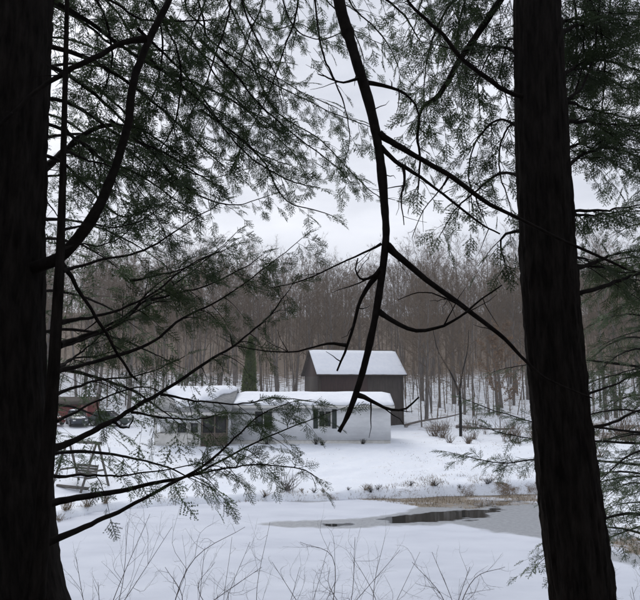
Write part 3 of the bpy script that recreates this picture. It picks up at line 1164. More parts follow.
K = 4.4 / 640
bough(lt, PP([(0, 276, 4.56), (35, 268, 4.5), (60, 257), (78, 238), (97, 208), (112, 175), (124, 140), (131, 100), (137, 70), (152, 33), (172, -6), (205, -70), (260, -150)], 4.42, 4.7),
      7.5 * K, 2.4 * K, fol=(0.82, 1), lat=0.5, dens=0.8, seed=1, sides=12, jit=0.01)
bough(lt, PP([(146, 40), (120, 48), (95, 62), (60, 82), (40, 94), (18, 112), (-10, 135)], 4.47, 4.1), 3.6 * K, 1.6 * K, bare=True, seed=2, sides=8, twigs=6, lat=0.3)
LB = [
    ([(22, 175), (55, 158), (95, 128), (140, 128), (195, 165)], 4.75, 6.6, 5.0, 0.25, 0.75, 1.1),
    ([(22, -20), (90, 20), (150, 62), (215, 90), (275, 128)], 4.8, 7.2, 3.6, 0.2, 0.8, 1.0),
    ([(20, 40), (80, 55), (130, 82), (185, 130), (225, 168)], 4.8, 6.8, 3.2, 0.2, 0.75, 1.2),
    ([(20, 95), (70, 105), (120, 135), (160, 150), (215, 185)], 4.8, 6.4, 3.0, 0.2, 0.7, 1.2),
    ([(20, -90), (80, -50), (140, -10), (190, 45), (235, 75)], 4.8, 7.6, 3.4, 0.15, 0.8, 1.0),
    ([(20, 10), (60, -20), (110, 0), (150, 20), (210, 20)], 4.8, 6.2, 2.8, 0.15, 0.7, 1.1),
    ([(25, 150), (60, 160), (85, 185), (120, 215), (160, 205)], 4.8, 6.2, 2.4, 0.3, 0.6, 0.9),
    ([(20, -60), (70, -30), (100, 10), (110, 60), (100, 100)], 4.8, 5.8, 2.4, 0.2, 0.6, 1.0),
]
for i, (pl, d0, d1, r_, f0, la, de) in enumerate(LB):
    b0_ = bough(lt, PP(pl, d0, d1), r_ * K, 0.8 * K, fol=(f0, 1), lat=la, dens=de * 0.86, lod=0, size=0.275, seed=20 + i, flat=0.5, hang=0.25)
    if i in (0, 2, 3, 4, 5):
        again(b0_, (LTX, LTY), 9 + 2 * (i % 3), -0.12 - 0.08 * (i % 2))
# long high limb with branches hanging into view
bough(lt, PP([(10, -260), (130, -190), (260, -150), (390, -120), (480, -70)], 4.9, 8.2), 0.055, 0.012, fol=(0.2, 1), lat=0.9, dens=0.8, lod=1, seed=40, sides=8)
bough(lt, PP([(10, -180), (110, -110), (210, -70), (300, -40), (390, 5), (420, 40)], 4.9, 7.6), 0.045, 0.008, fol=(0.25, 1), lat=0.9, dens=0.75, lod=1, seed=41, sides=8)
HB = [
    ([(232, -85), (245, 5), (262, 45), (275, 75), (283, 112)], 6.6, 6.9, 0.45, 0.95),
    ([(300, -60), (298, 10), (288, 40), (276, 75), (262, 110), (240, 150)], 7.0, 7.4, 0.5, 0.9),
    ([(312, -60), (316, 5), (324, 55), (333, 80), (346, 115), (349, 140), (345, 162)], 6.7, 6.6, 0.25, 0.45),
    ([(170, -70), (200, 10), (208, 40), (240, 62), (275, 85), (330, 112), (372, 128)], 6.2, 7.3, 0.55, 0.9),
    ([(235, -60), (232, 5), (220, 45), (205, 85), (190, 115)], 6.0, 6.3, 0.45, 0.8),
    ([(200, 40), (235, 75), (258, 105), (300, 140), (340, 170), (352, 185)], 6.4, 7.5, 0.6, 1.0),
    ([(150, 60), (200, 100), (245, 150), (290, 180), (320, 188)], 5.8, 7.4, 0.6, 1.0),
    ([(200, 110), (235, 135), (265, 165), (285, 200), (330, 215)], 6.2, 7.6, 0.45, 0.6),
    ([(270, -60), (290, 20), (320, 40), (350, 30), (385, 45)], 7.2, 8.2, 0.5, 0.7),
    ([(330, -60), (350, 0), (375, 25), (395, 55), (400, 80)], 7.4, 8.0, 0.45, 0.7),
    ([(130, -50), (160, 10), (180, 60), (175, 120), (150, 165)], 5.6, 6.2, 0.5, 0.9),
    ([(250, 60), (275, 110), (320, 140), (370, 190), (395, 200)], 7.6, 8.6, 0.45, 0.55),
    ([(110, 120), (150, 150), (190, 190), (235, 205), (270, 195)], 6.0, 7.4, 0.45, 0.6),
]
for i, (pl, d0, d1, la, de) in enumerate(HB):
    b0_ = bough(lt, PP(pl, d0, d1), 1.9 * K, 0.7 * K, fol=(0.12, 1), lat=la, dens=de * 1.02, lod=0, size=0.235, seed=60 + i, flat=0.6, hang=0.25)
    if i not in (2, 7, 11):
        again(b0_, (LTX, LTY), 7 + 2 * (i % 3), 0.38)

# ------------------------------------------------------------------ young hemlock beside it
sp_ = thing('hemlock_sapling', 'slender young hemlock stem with upswept side branches in front of the big trunk', 'tree', (0, 0, 0))
sapl = PP([(22, 690), (36, 600), (46, 470), (52, 400), (58, 300), (61, 240), (64, 130), (67, 0), (70, -120), (74, -260)], 4.12, 4.3)
sapl[0][2] = gz(sapl[0][0], sapl[0][1]) - 0.1
cs = crom(sapl, 120)
KS = 4.2 / 640
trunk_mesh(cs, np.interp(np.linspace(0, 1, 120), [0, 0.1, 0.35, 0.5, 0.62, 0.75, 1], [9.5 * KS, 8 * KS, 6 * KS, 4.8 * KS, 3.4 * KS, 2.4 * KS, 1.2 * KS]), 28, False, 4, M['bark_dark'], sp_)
SB = [
    ([(62, 272), (88, 265), (115, 257), (150, 245), (190, 222), (220, 203)], 4.2, 5.4, 2.4, 0.5, 0.30, 0.55),
    ([(60, 322), (82, 319), (100, 316), (130, 306), (158, 290), (178, 272), (198, 258), (228, 248)], 4.2, 5.4, 2.2, 0.45, 0.32, 0.75),
    ([(57, 370), (85, 365), (112, 358), (150, 345), (185, 318), (222, 300), (265, 268), (302, 238)], 4.2, 5.8, 2.4, 0.45, 0.36, 0.95),
    ([(48, 450), (85, 435), (114, 420), (150, 398), (200, 368), (238, 342), (270, 315), (292, 285)], 4.2, 5.8, 3.6, 0.45, 0.36, 0.9),
    ([(44, 505), (85, 497), (120, 490), (160, 482), (190, 475), (215, 463), (252, 444), (300, 424), (338, 410)], 4.2, 5.9, 3.0, 0.42, 0.32, 0.9),
    ([(40, 545), (85, 526), (120, 511), (165, 488), (205, 465), (232, 440), (262, 415), (292, 402)], 4.2, 5.6, 3.0, 0.5, 0.34, 0.9),
    ([(52, 476), (85, 474), (120, 474), (165, 469), (205, 462)], 4.2, 5.0, 1.2, 0.25, 0.22, 0.55),
    ([(58, 345), (85, 338), (115, 326), (150, 305), (175, 300)], 4.2, 5.4, 1.6, 0.3, 0.34, 0.7),
    ([(56, 395), (80, 385), (110, 378), (150, 372), (185, 356)], 4.25, 5.4, 1.5, 0.3, 0.30, 0.7),
    ([(62, 230), (90, 225), (120, 228), (150, 215), (178, 190)], 4.25, 5.4, 1.5, 0.25, 0.36, 0.7),
    ([(64, 150), (85, 160), (110, 165), (140, 190), (165, 235)], 4.25, 5.3, 1.4, 0.25, 0.34, 0.75),
    ([(56, 420), (85, 405), (115, 392), (150, 385), (175, 400)], 4.25, 5.4, 1.5, 0.3, 0.30, 0.65),
    ([(150, 300), (180, 292), (205, 288), (240, 270), (262, 255)], 5.0, 5.6, 1.2, 0.1, 0.30, 0.8),
    ([(160, 395), (200, 402), (240, 405), (280, 398), (318, 402)], 5.0, 5.8, 1.2, 0.1, 0.28, 0.8),
    ([(190, 475), (225, 468), (260, 466), (300, 470), (318, 478)], 5.0, 5.7, 1.2, 0.1, 0.24, 0.75),
]
for i, (pl, d0, d1, r_, f0, la, de) in enumerate(SB):
    b0_ = bough(sp_, PP(pl, d0, d1), r_ * KS, 0.5 * KS, fol=(f0, 1), lat=la * 1.15, dens=de * 1.4, lod=2, size=0.2, seed=100 + i, sides=8, flat=0.9, hang=0.45)
    if i in (1, 2, 7, 8, 9, 10, 12, 13):
        again(b0_, cs[60][:2], 13 + 4 * (i % 3), 0.16 - 0.3 * (i % 2))
bough(sp_, PP([(61, 258), (72, 278), (92, 308), (112, 345), (128, 368), (137, 380)], 4.22, 4.5), 2.3 * KS, 1.0 * KS, bare=True, seed=130, sides=7, twigs=3, lat=0.15)
bough(sp_, PP([(113, 421), (122, 428), (130, 426), (133, 416)], 4.55, 4.6), 1.2 * KS, 0.6 * KS, bare=True, seed=131, sides=6, twigs=0)

# ------------------------------------------------------------------ the big hemlock on the right
rt = thing('hemlock_tree', 'tall straight dark hemlock trunk leaning slightly over the pond ice', 'tree', (0, 0, 0), 0, 'hemlocks on the near bank')
RD = 5.3
rp = PP([(612, 800), (602, 720), (583, 600), (570, 500), (559, 400), (550, 300), (544.5, 200), (540, 100), (537, 0), (533, -150), (528, -350), (520, -700)], RD)
rp[0][2] = min(rp[0][2], gz(rp[0][0], RD) - 0.4)
cr_ = crom(rp, 230)
tt = np.linspace(0, 1, 230)
KR = RD / 640
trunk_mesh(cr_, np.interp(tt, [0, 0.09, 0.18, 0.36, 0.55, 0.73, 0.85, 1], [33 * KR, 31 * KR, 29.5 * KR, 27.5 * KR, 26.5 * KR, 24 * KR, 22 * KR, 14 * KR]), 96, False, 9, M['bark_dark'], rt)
KL = 4.65 / 640
R1 = PP([(528, -420, 5.2), (430, -330, 5.0), (365, -200, 4.8), (340, -80, 4.7), (339, -5, 4.65), (352, 45, 4.65), (370, 105, 4.62), (380, 155, 4.6), (386, 215, 4.6), (386, 248, 4.6),
         (377, 310, 4.6), (364, 368, 4.6), (350, 410, 4.62), (339, 432, 4.62)], 4.6)
g1 = bough(rt, R1, 9 * KL, 1.9 * KL, bare=True, seed=200, sides=14, twigs=10, lat=0.3, jit=0.003)
RB = [
    ([(379, 134), (395, 144), (420, 158), (450, 175), (488, 203), (520, 219), (570, 243), (626, 269)], 4.6, 4.75, 3.6, 1.2),
    ([(381, 147), (398, 163), (420, 176), (445, 194), (480, 222), (500, 234)], 4.6, 4.5, 2.4, 0.8),
    ([(387, 246), (405, 262), (430, 283), (465, 308), (500, 335), (522, 358), (545, 378), (592, 398)], 4.6, 4.75, 3.6, 0.8),
    ([(379, 312), (395, 322), (417, 330), (440, 326), (460, 316), (478, 300), (502, 285)], 4.6, 4.4, 2.4, 0.7),
    ([(380, 272), (368, 286), (359, 305), (354, 325), (346, 348), (337, 371)], 4.6, 4.7, 2.3, 0.9),
    ([(347, 345), (330, 343), (312, 348), (290, 353), (262, 351), (235, 346)], 4.68, 4.9, 1.5, 0.5),
    ([(384, 262), (374, 276), (362, 279), (356, 270), (358, 258)], 4.6, 4.5, 1.6, 0.6),
    ([(381, 244), (360, 254), (330, 268), (300, 281), (272, 288)], 4.6, 4.9, 1.0, 0.4),
    ([(360, 79), (345, 83), (330, 78), (318, 74)], 4.6, 4.7, 1.3, 0.6),
    ([(362, 82), (385, 86), (402, 92), (415, 103), (420, 122)], 4.65, 4.8, 2.0, 0.8),
    ([(357, 395), (372, 402), (388, 409), (404, 409), (419, 397)], 4.62, 4.5, 2.0, 0.7),
    ([(402, 166), (404, 180), (401, 200), (404, 225)], 4.55, 4.5, 1.4, 0.5),
    ([(450, 175), (440, 190), (424, 210), (412, 238)], 4.65, 4.55, 1.0, 0.4),
    ([(465, 308), (440, 295), (418, 292), (398, 300)], 4.65, 4.6, 0.9, 0.4),
]
for i, (pl, d0, d1, r_, re) in enumerate(RB):
    bough(rt, PP(pl, d0, d1), r_ * KL, re * KL, bare=True, seed=220 + i, sides=9, twigs=3, lat=0.28, jit=0.005)
# leafy boughs of the right hemlock
bough(rt, PP([(538, 100, 5.3), (508, 92), (490, 80), (462, 58), (438, 30), (412, 5), (395, -25)], 5.2, 4.8), 3.4 * KL, 1.4 * KL, bare=True, seed=240, sides=8, twigs=6, lat=0.4)
bough(rt, PP([(533, -70), (505, -10), (480, 32), (458, 66), (440, 95), (424, 108), (419, 130), (421, 160), (418, 190)], 5.4, 6.8), 5.2 * KL, 1.2 * KL, fol=(0.15, 1), lat=0.5, dens=1.25, lod=0, size=0.26, seed=241, sides=10, hang=0.5)
RF = [
    ([(525, -30), (490, -20), (455, 0), (435, 35), (425, 75), (424, 120)], 5.4, 7.2, 2.6, 0.15, 0.55, 1.3),
    ([(528, -110), (480, -75), (440, -40), (420, 0), (412, 40)], 5.4, 7.4, 2.6, 0.25, 0.6, 1.2),
    ([(525, 130), (500, 120), (480, 135), (470, 165), (472, 205)], 5.4, 6.6, 2.2, 0.15, 0.5, 0.9),
    ([(520, 175), (500, 172), (478, 190), (455, 210), (440, 235)], 5.4, 6.8, 2.0, 0.15, 0.5, 0.7),
    ([(525, 60), (505, 45), (490, 50), (478, 80), (480, 115)], 5.4, 6.4, 2.0, 0.1, 0.5, 0.9),
    ([(520, 230), (505, 235), (500, 245), (505, 262)], 5.4, 5.8, 1.5, 0.2, 0.35, 0.8),
    ([(562, 122), (585, 121), (615, 124), (670, 128)], 5.3, 5.9, 2.6, 0.1, 0.6, 1.1),
    ([(560, 35), (585, 25), (620, 15), (680, 15)], 5.4, 6.4, 2.8, 0.1, 0.7, 1.2),
    ([(562, 75), (590, 60), (625, 65), (690, 90)], 5.4, 6.6, 2.6, 0.1, 0.7, 1.2),
    ([(560, -40), (580, -20), (600, 30), (605, 80), (598, 130)], 5.4, 6.4, 2.4, 0.1, 0.6, 1.1),
    ([(568, 165), (590, 150), (620, 150), (680, 175)], 5.4, 6.8, 2.4, 0.1, 0.6, 1.0),
    ([(548, 211), (600, 211), (625, 208), (680, 200)], 5.35, 6.2, 2.4, 0.15, 0.5, 0.8),
    ([(556, 298), (600, 288), (620, 280), (645, 272), (700, 265)], 5.3, 5.9, 3.4, 0.35, 0.5, 0.8),
    ([(552, 260), (600, 268), (625, 272), (680, 268)], 5.35, 6.4, 1.6, 0.2, 0.5, 0.8),
    ([(566, 402), (612, 386), (640, 372), (690, 355)], 5.3, 6.0, 1.8, 0.4, 0.4, 0.6),
    ([(568, 434), (612, 420), (640, 410), (690, 395)], 5.3, 6.0, 1.8, 0.5, 0.4, 0.5),
    ([(555, -120), (600, -80), (640, -40), (650, 20), (640, 80)], 5.5, 7.2, 2.8, 0.1, 0.7, 1.1),
    ([(563, 100), (578, 90), (590, 60), (600, 0), (612, -60)], 5.3, 6.0, 2.0, 0.3, 0.4, 0.7),
]
for i, (pl, d0, d1, r_, f0, la, de) in enumerate(RF):
    b0_ = bough(rt, PP(pl, d0, d1), r_ * KL, 0.7 * KL, fol=(f0, 1), lat=la, dens=de * 1.15, lod=0, size=0.27, seed=260 + i, hang=0.35, flat=0.6)
    if i not in (3, 5, 14, 15):
        again(b0_, cr_[120][:2], (-14 if i < 6 else 13) - 2 * (i % 3), 0.22 - 0.12 * (i % 3))

# ------------------------------------------------------------------ whole hemlocks: one on the slope to the right, others round the viewer
def hemlock(label, x, y, h, reach, z_low, seed, mat, lod=1, nb=60, size=0.42, extra=(), share=None, rz=0.0, group=None, dens=0.55):
    o = thing('hemlock_tree', label, 'tree', (x, y, gz(x, y)), rz, group)
    if share is not None:
        for ch in share.children:
            c = ch.copy()
            COL.objects.link(c)
            c.parent = o
            for gch in ch.children:
                d = gch.copy()
                COL.objects.link(d)
                d.parent = c
        return o
    g = np.random.default_rng(seed)
    zs_ = np.linspace(-0.4, h, 60)
    cc = np.stack([0.05 * np.sin(zs_ * 0.5), 0.05 * np.cos(zs_ * 0.4), zs_], -1)
    trunk_mesh(cc, np.interp(zs_, [0, h], [h * 0.014, 0.02]), 24, False, seed, M['bark_dark'], o)
    for i in range(nb):
        q = (i + 0.5) / nb
        z = z_low + (h - z_low - 0.2) * q
        a = i * 2.39996 + g.normal(0, 0.3)
        l = reach * (1 - q) ** 0.75 * (0.75 + 0.4 * g.random()) + 0.25
        d = np.array((math.cos(a), math.sin(a), 0))
        pts = [np.array((0, 0, z)), np.array((0, 0, z + 0.08 * l)) + d * l * 0.35, np.array((0, 0, z + 0.02 * l)) + d * l * 0.7, np.array((0, 0, z - 0.12 * l)) + d * l]
        bough(o, pts, 0.012 + 0.008 * l, 0.004, fol=(0.15, 1), lat=0.42 * l, dens=dens, lod=lod, size=size, seed=seed * 100 + i, mat=mat, sides=5, hang=0.2)
    for pl, la, de in extra:
        pts = [p - np.array((x, y, gz(x, y))) for p in pl]
        bough(o, pts, 0.03, 0.005, fol=(0.3, 1), lat=la, dens=de, lod=lod, size=size * 0.8, seed=seed * 100 + 90 + len(pts), mat=mat, sides=6, hang=0.2)
    return o


hx, hy = 7.0, 13.2
ex = [([np.array((hx, hy, P(0, 468, hy)[2]))] + PP([(610, 462), (550, 458), (500, 462), (448, 452)], 13.0, 12.4)[:], 0.55, 1.4),
      ([np.array((hx, hy, P(0, 436, hy)[2]))] + PP([(600, 428), (545, 424), (500, 412), (462, 398)], 13.2, 13.6), 0.6, 1.5),
      ([np.array((hx, hy, P(0, 445, hy)[2]))] + PP([(610, 442), (555, 440), (515, 436), (478, 425)], 13.1, 13.0), 0.5, 1.3),
      ([np.array((hx, hy, P(0, 370, hy)[2]))] + PP([(600, 362), (560, 360), (520, 366), (492, 372)], 13.3, 13.8), 0.5, 0.9)]
hem0 = hemlock('loose grey-green hemlock on the slope behind the leaning dark trunk', hx, hy, 9.6, 2.9, 1.6, 5, 'needles_far', 1, 50, 0.34, ex, dens=0.8, group='hemlocks on the near bank')
hem_b = None
hem1 = hemlock('loose-crowned hemlock on the slope just behind the massive flared trunk', -4.9, 9.6, 14.0, 3.5, 2.2, 6, 'needles', 1, 50, 0.42, dens=0.5, group='hemlocks on the near bank')
for q, (x, y, a) in enumerate([(3.2, -4.6, 1.0), (-3.4, -4.0, 0.0), (-6.6, 0.2, 2.2), (6.6, 0.6, 3.5), (0.2, -7.5, 4.4), (-8.5, -6.5, 5.0), (8.6, -6.0, 0.4), (-4.2, -10.5, 2.8), (4.6, -10.8, 5.6), (-1.6, -3.8, 1.9), (1.4, -4.4, 3.0), (-5.2, -2.0, 4.1), (5.4, -2.2, 5.2), (-9.5, -1.5, 0.8), (9.6, -2.0, 2.6), (-1.5, -13.0, 3.3), (2.2, -9.0, 0.2), (-6.5, -8.5, 1.2), (6.6, -8.6, 4.0), (-11.5, 3.5, 5.5), (11.5, 4.5, 1.6)]):  # unseen wood behind the viewer, copies added to keep sky light off the trunks
    hemlock('unseen full hemlock added for shade on the level ground back from the two big trunks', x, y, 0, 0, 0, 0, '', share=hem1, rz=a, group='unseen hemlocks added for shade on the level ground')

hemlock('thick hemlock on the right bank, half hidden by the grey-green one', 8.6, 11.4, 0, 0, 0, 0, '', share=hem1, rz=2.0, group='hemlocks on the near bank')
hemlock('hemlock at the foot of the slope beside the grey-green one', 8.1, 14.2, 0, 0, 0, 0, '', share=hem1, rz=5.2, group='hemlocks on the near bank').scale = (0.8, 0.8, 0.8)
hemlock('farther hemlock left of the massive flared trunk down the slope', -9.3, 13.5, 0, 0, 0, 0, '', share=hem1, rz=4.0, group='hemlocks on the near bank')

# ------------------------------------------------------------------ bare shrubs on the near slope
def shrub(label, px, d, tips, seed, group='bare shrubs below the near bank'):
    """stems from one root; each tip is a picture point the stem reaches"""
    x = (px - 320) / 640 * d
    z = gz(x, d)
    o = thing('bare_shrub', label, 'shrub', (x, d, z), 0, group)
    g = np.random.default_rng(seed)
    base = np.array((x, d, z))

    def grow(mb, p0, p1, r0, lev):
        n = (12, 7, 5, 4)[lev]
        mid = (p0 + p1) / 2 + g.standard_normal(3) * np.linalg.norm(p1 - p0) * 0.13
        c = crom([p0, mid, p1], n)
        mb.tube(c - base, np.linspace(r0, r0 * 0.35, n), 5 if lev == 0 else 3, False)
        if lev >= 3:
            return
        L = np.linalg.norm(p1 - p0)
        for k in range((6, 4, 3)[lev]):
            q = 0.25 + 0.7 * (k + g.random() * 0.7) / (6, 4, 3)[lev]
            i = min(n - 1, int(q * n))
            t_ = norm(c[min(i + 1, n - 1)] - c[i - 1])
            dr_ = norm(t_ + g.standard_normal(3) * 0.75 + np.array((0, 0, 0.05)))
            l = L * (0.5 - 0.22 * q) * (0.6 + 0.6 * g.random())
            grow(mb, c[i], c[i] + dr_ * l, r0 * (1 - 0.6 * q) * 0.6, lev + 1)
    for tx, ty, td in tips:
        mb = MB()
        grow(mb, base + np.array((g.normal(0, 0.06), g.normal(0, 0.06), -0.05)), P(tx, ty + 22, td), 0.0058, 0)
        mb.build('stem', M['shrub_twig'], o, smooth=True)
    return o


shrub('many-stemmed bare grey shrub growing beside the flared hemlock foot', 112, 7.4, [(98, 560, 7.2), (150, 492, 7.5), (172, 505, 7.1), (128, 500, 7.7), (76, 535, 7.6)], 1)
shrub('arching bare shrub with long wand reaching toward the pond bank', 172, 7.0, [(245, 505, 7.2), (262, 545, 6.8), (205, 525, 7.4), (165, 545, 6.8)], 2)
shrub('low twiggy bare shrub under the hanging dead limb', 318, 7.6, [(272, 540, 7.5), (300, 520, 7.8), (355, 515, 7.4), (400, 528, 7.8), (335, 560, 7.2)], 3)
shrub('thin forked bare shrub between the hanging limb and the leaning trunk', 441, 7.2, [(432, 530, 7.3), (470, 545, 7.0), (505, 545, 7.4), (412, 540, 7.1)], 4)
shrub('small bare twigs beside the foot of the leaning trunk', 622, 7.0, [(600, 560, 7.2), (632, 565, 7.0), (645, 552, 7.4)], 5)
shrub('sparse upright bare shrub with few twigs on the near slope', 238, 8.4, [(215, 540, 8.4), (250, 520, 8.6), (228, 565, 8.1)], 6)

shrub('fine-twigged bare shrub in front of the open ice', 268, 9.0, [(232, 515, 9.0), (300, 545, 8.7), (270, 500, 9.2), (330, 520, 9.3)], 8)
shrub('wide low bare shrub sprawling below the slush streak', 372, 8.6, [(330, 545, 8.5), (420, 530, 8.8), (385, 515, 8.9), (350, 530, 8.3)], 9)

# ------------------------------------------------------------------ hardwoods of the hillside
def bare_tree(seed, H, low=False, thick=1.0):
    """(trunk MB, crown MB): trunk with limbs, branches and twigs"""
    g = np.random.default_rng(seed)
    tm, cm = MB(), MB()
    n = 9
    zs_ = np.linspace(0, 1, n)
    lean = g.normal(0, 0.04, 2)
    wig = np.cumsum(g.standard_normal((n, 2)), 0) * 0.01 * H
    c = np.stack([lean[0] * zs_ * H + wig[:, 0] * zs_, lean[1] * zs_ * H + wig[:, 1] * zs_, zs_ * H - 0.3], -1)
    r0 = (0.0038 + 0.0062 * g.random() ** 1.4) * H * thick
    rad = r0 * (1 - 0.88 * zs_ ** 0.9)
    tm.tube(c, rad, 4 if low else 7, False)
    T1, T2, T3 = [], [], []
    nb = int(g.integers(17, 23)) if not low else 12
    f0 = (0.2 + 0.2 * g.random()) if not low else (0.06 + 0.2 * g.random())
    for i in range(nb):
        q = f0 + (0.97 - f0) * (i + 0.5 * g.random()) / nb
        p = np.array([np.interp(q, zs_, c[:, k]) for k in range(3)])
        a = i * 2.4 + g.normal(0, 0.5)
        el = math.radians(28 + 28 * q + g.normal(0, 9))
        l = H * (0.29 - 0.14 * q) * (0.6 + 0.7 * g.random())
        d = np.array((math.cos(a) * math.cos(el), math.sin(a) * math.cos(el), math.sin(el)))
        p1 = p + d * l * 0.5 + g.standard_normal(3) * l * 0.05
        p2 = p1 + norm(d + np.array((0, 0, 0.35)) + 0.2 * g.standard_normal(3)) * l * 0.5
        rb = max(0.02, np.interp(q, zs_, rad) * 0.5)
        cm.tube([p, p1, p2], [rb, rb * 0.6, rb * 0.22], 3, False)
        m_ = 8 if not low else 5
        for k in range(m_):
            w_ = 0.2 + 0.8 * (k + g.random()) / m_
            s0 = p + (p1 - p) * min(1, w_ * 2) if w_ < 0.5 else p1 + (p2 - p1) * (w_ * 2 - 1)
            dd = norm(d + 0.7 * g.standard_normal(3) + np.array((0, 0, 0.3)))
            ll = l * (0.55 - 0.25 * w_) * (0.6 + 0.6 * g.random())
            s1 = s0 + dd * ll
            if low:
                e_ = norm(np.cross(dd, g.standard_normal(3))) * 0.03
                T3.append((s0 - e_, s0 + e_, s1))
            else:
                cm.tube([s0, s1], [rb * 0.34, 0.006], 3, False)
            for j in range(10 if not low else 8):
                v_ = 0.25 + 0.75 * g.random()
                u0 = s0 + (s1 - s0) * v_
                u1 = u0 + norm(dd + 0.75 * g.standard_normal(3) + np.array((0, 0, 0.25))) * ll * (0.3 + 0.35 * g.random())
                sd_ = norm(np.cross(u1 - u0, g.standard_normal(3))) * (0.013 if not low else 0.03)
                T3.append((u0 - sd_, u0 + sd_, u1))
    T3 = np.array(T3).reshape(-1, 3)
    cm.add(T3, np.arange(len(T3)).reshape(-1, 3))
    return tm, cm


NV = 10
TV = []
for k in range(NV):
    tm, cm = bare_tree(500 + k, 17.5 + 0.6 * k)
    TV.append((tm.mesh('trunk', M['bark_grey'], True), cm.mesh('crown', M['twig_brown'], False)))
for k in range(4):
    tm, cm = bare_tree(540 + k, 18.0 + 0.6 * k, thick=2.0)
    TV.append((tm.mesh('trunk', M['bark_grey'], True), cm.mesh('crown', M['twig_brown'], False)))
TLAB = ['thick-trunked bare hardwood', 'slim bare grey hardwood', 'bare hardwood with wide twiggy crown']


def top_ratio(x, y):
    p = 320 + 640 * x / y
    return (0.176 + 0.04 * g.random() if y < 118 else 0.203 + 0.026 * g.random()) + 0.024 * float(sstep(50, 150, abs(p - 300)))


def tree_spot(x, y):
    p = 320 + 640 * x / y
    deep = y > 92
    if p < 135:
        return ' deep in the wood behind the red garage' if deep else ' at the wood edge behind the red garage'
    if p < 300:
        return ' deep in the wood beyond the porch and columnar evergreen' if deep else ' at the wood edge beyond the porch and columnar evergreen'
    if p < 410:
        return ' deep in the wood beyond the barn' if deep else ' at the wood edge close behind the barn'
    return ' deep in the wood beyond the forked young tree' if deep else ' at the wood edge beyond the forked young tree'


g = np.random.default_rng(77)
cells = []
yy = 64.0
while yy < 118:
    half = 0.56 * yy + 4
    xx = -half
    while xx < half:
        cells.append((xx + g.normal(0, 1.9), yy + g.normal(0, 1.9)))
        xx += 3.9 + 0.03 * (yy - 62)
    yy += 3.7 + 0.05 * (yy - 62)
cells = [c for c in cells if not (-8 < c[0] < 9.5 and c[1] < 68.5) and not (c[0] < -16 and c[1] < 68)]
g.shuffle(cells)
cells = sorted(cells, key=lambda c: c[1])[:290]
for i, (x, y) in enumerate(cells):
    k = int(g.integers(0, NV)) if y > 84 or g.random() > 0.4 else NV + int(g.integers(0, 4))
    o = thing('hardwood_tree', TLAB[0 if k >= NV else 1 + k % 2] + tree_spot(x, y), 'tree', (x, y, gz(x, y)), g.random() * 6.28, 'bare trees of the hillside wood')
    z0_ = gz(x, y)
    s = min(0.72 + 0.34 * g.random(), (top_ratio(x, y) * y + 6 - z0_) / (17.5 + 0.6 * k))
    o.scale = (s, s, s)
    link('trunk', TV[k][0], o)
    link('crown', TV[k][1], o)
# the wood farther up the hill reads as one mass
low = []
for k in range(6):
    tm, cm = bare_tree(700 + k, 19, True)
    vv = np.concatenate(tm.v + cm.v)
    low.append((vv, tm.f + cm.f))
fw = MB()
yy = 119.0
cnt = 0
while yy < 224:
    half = 0.6 * yy + 6
    xx = -half
    while xx < half:
        x, y = xx + g.normal(0, 1.6), yy + g.normal(0, 1.8)
        vv, ff = low[int(g.integers(0, 6))]
        a, s = g.random() * 6.28, min(0.78 + 0.28 * g.random(), (top_ratio(x, y) * y + 6 - gz(x, y)) / 19.0)
        R_ = np.array([[math.cos(a), -math.sin(a), 0], [math.sin(a), math.cos(a), 0], [0, 0, 1]]) * s
        base = fw.n
        fw.v.append((vv @ R_.T + np.array((x, y, gz(x, y)))).astype(np.float32))
        for f_ in ff:
            fw.f.append(f_ + base)
        fw.n += len(vv)
        cnt += 1
        xx += 5.1
    yy += 5.6
tag(fw.build('hillside_wood', M['twig_brown']), 'far bare brown wood covering the upper hillside', 'wood', kind='stuff')

# saplings and brush under the wood, too many and too thin to count
un = MB()
g = np.random.default_rng(31)
NS = 1600
ux, uy = g.uniform(-1, 1, NS), 63 + 105 * g.random(NS) ** 1.15
ux = ux * (0.56 * uy + 4)
uz = ground_z(ux, uy)
tw = []
for x, y, z in zip(ux, uy, uz):
    if (-8 < x < 9.5 and y < 67.5) or (x < -16 and y < 67):
        continue
    h = 1.5 + 6.0 * g.random() ** 1.6
    p0 = np.array((x, y, z - 0.1))
    p1 = p0 + np.array((g.normal(0, 0.06) * h, g.normal(0, 0.06) * h, h))
    un.tube([p0, (p0 + p1) / 2 + g.normal(0, 0.02, 3) * h, p1], [0.008 * h + 0.008, 0.005 * h + 0.006, 0.006], 3, False)
    for k in range(22):
        q = 0.15 + 0.85 * g.random()
        a = p0 + (p1 - p0) * q
        d = norm(g.standard_normal(3) + np.array((0, 0, 0.7))) * h * 0.34 * (1.15 - q) * (0.5 + g.random())
        e_ = norm(np.cross(d, g.standard_normal(3))) * 0.012
        tw.append((a - e_, a + e_, a + d))
tw = np.array(tw).reshape(-1, 3)
un.add(tw, np.arange(len(tw)).reshape(-1, 3))
tag(un.build('understory_brush', M['twig_brown']), 'thin saplings and brush filling the hillside wood', 'brush', kind='stuff')

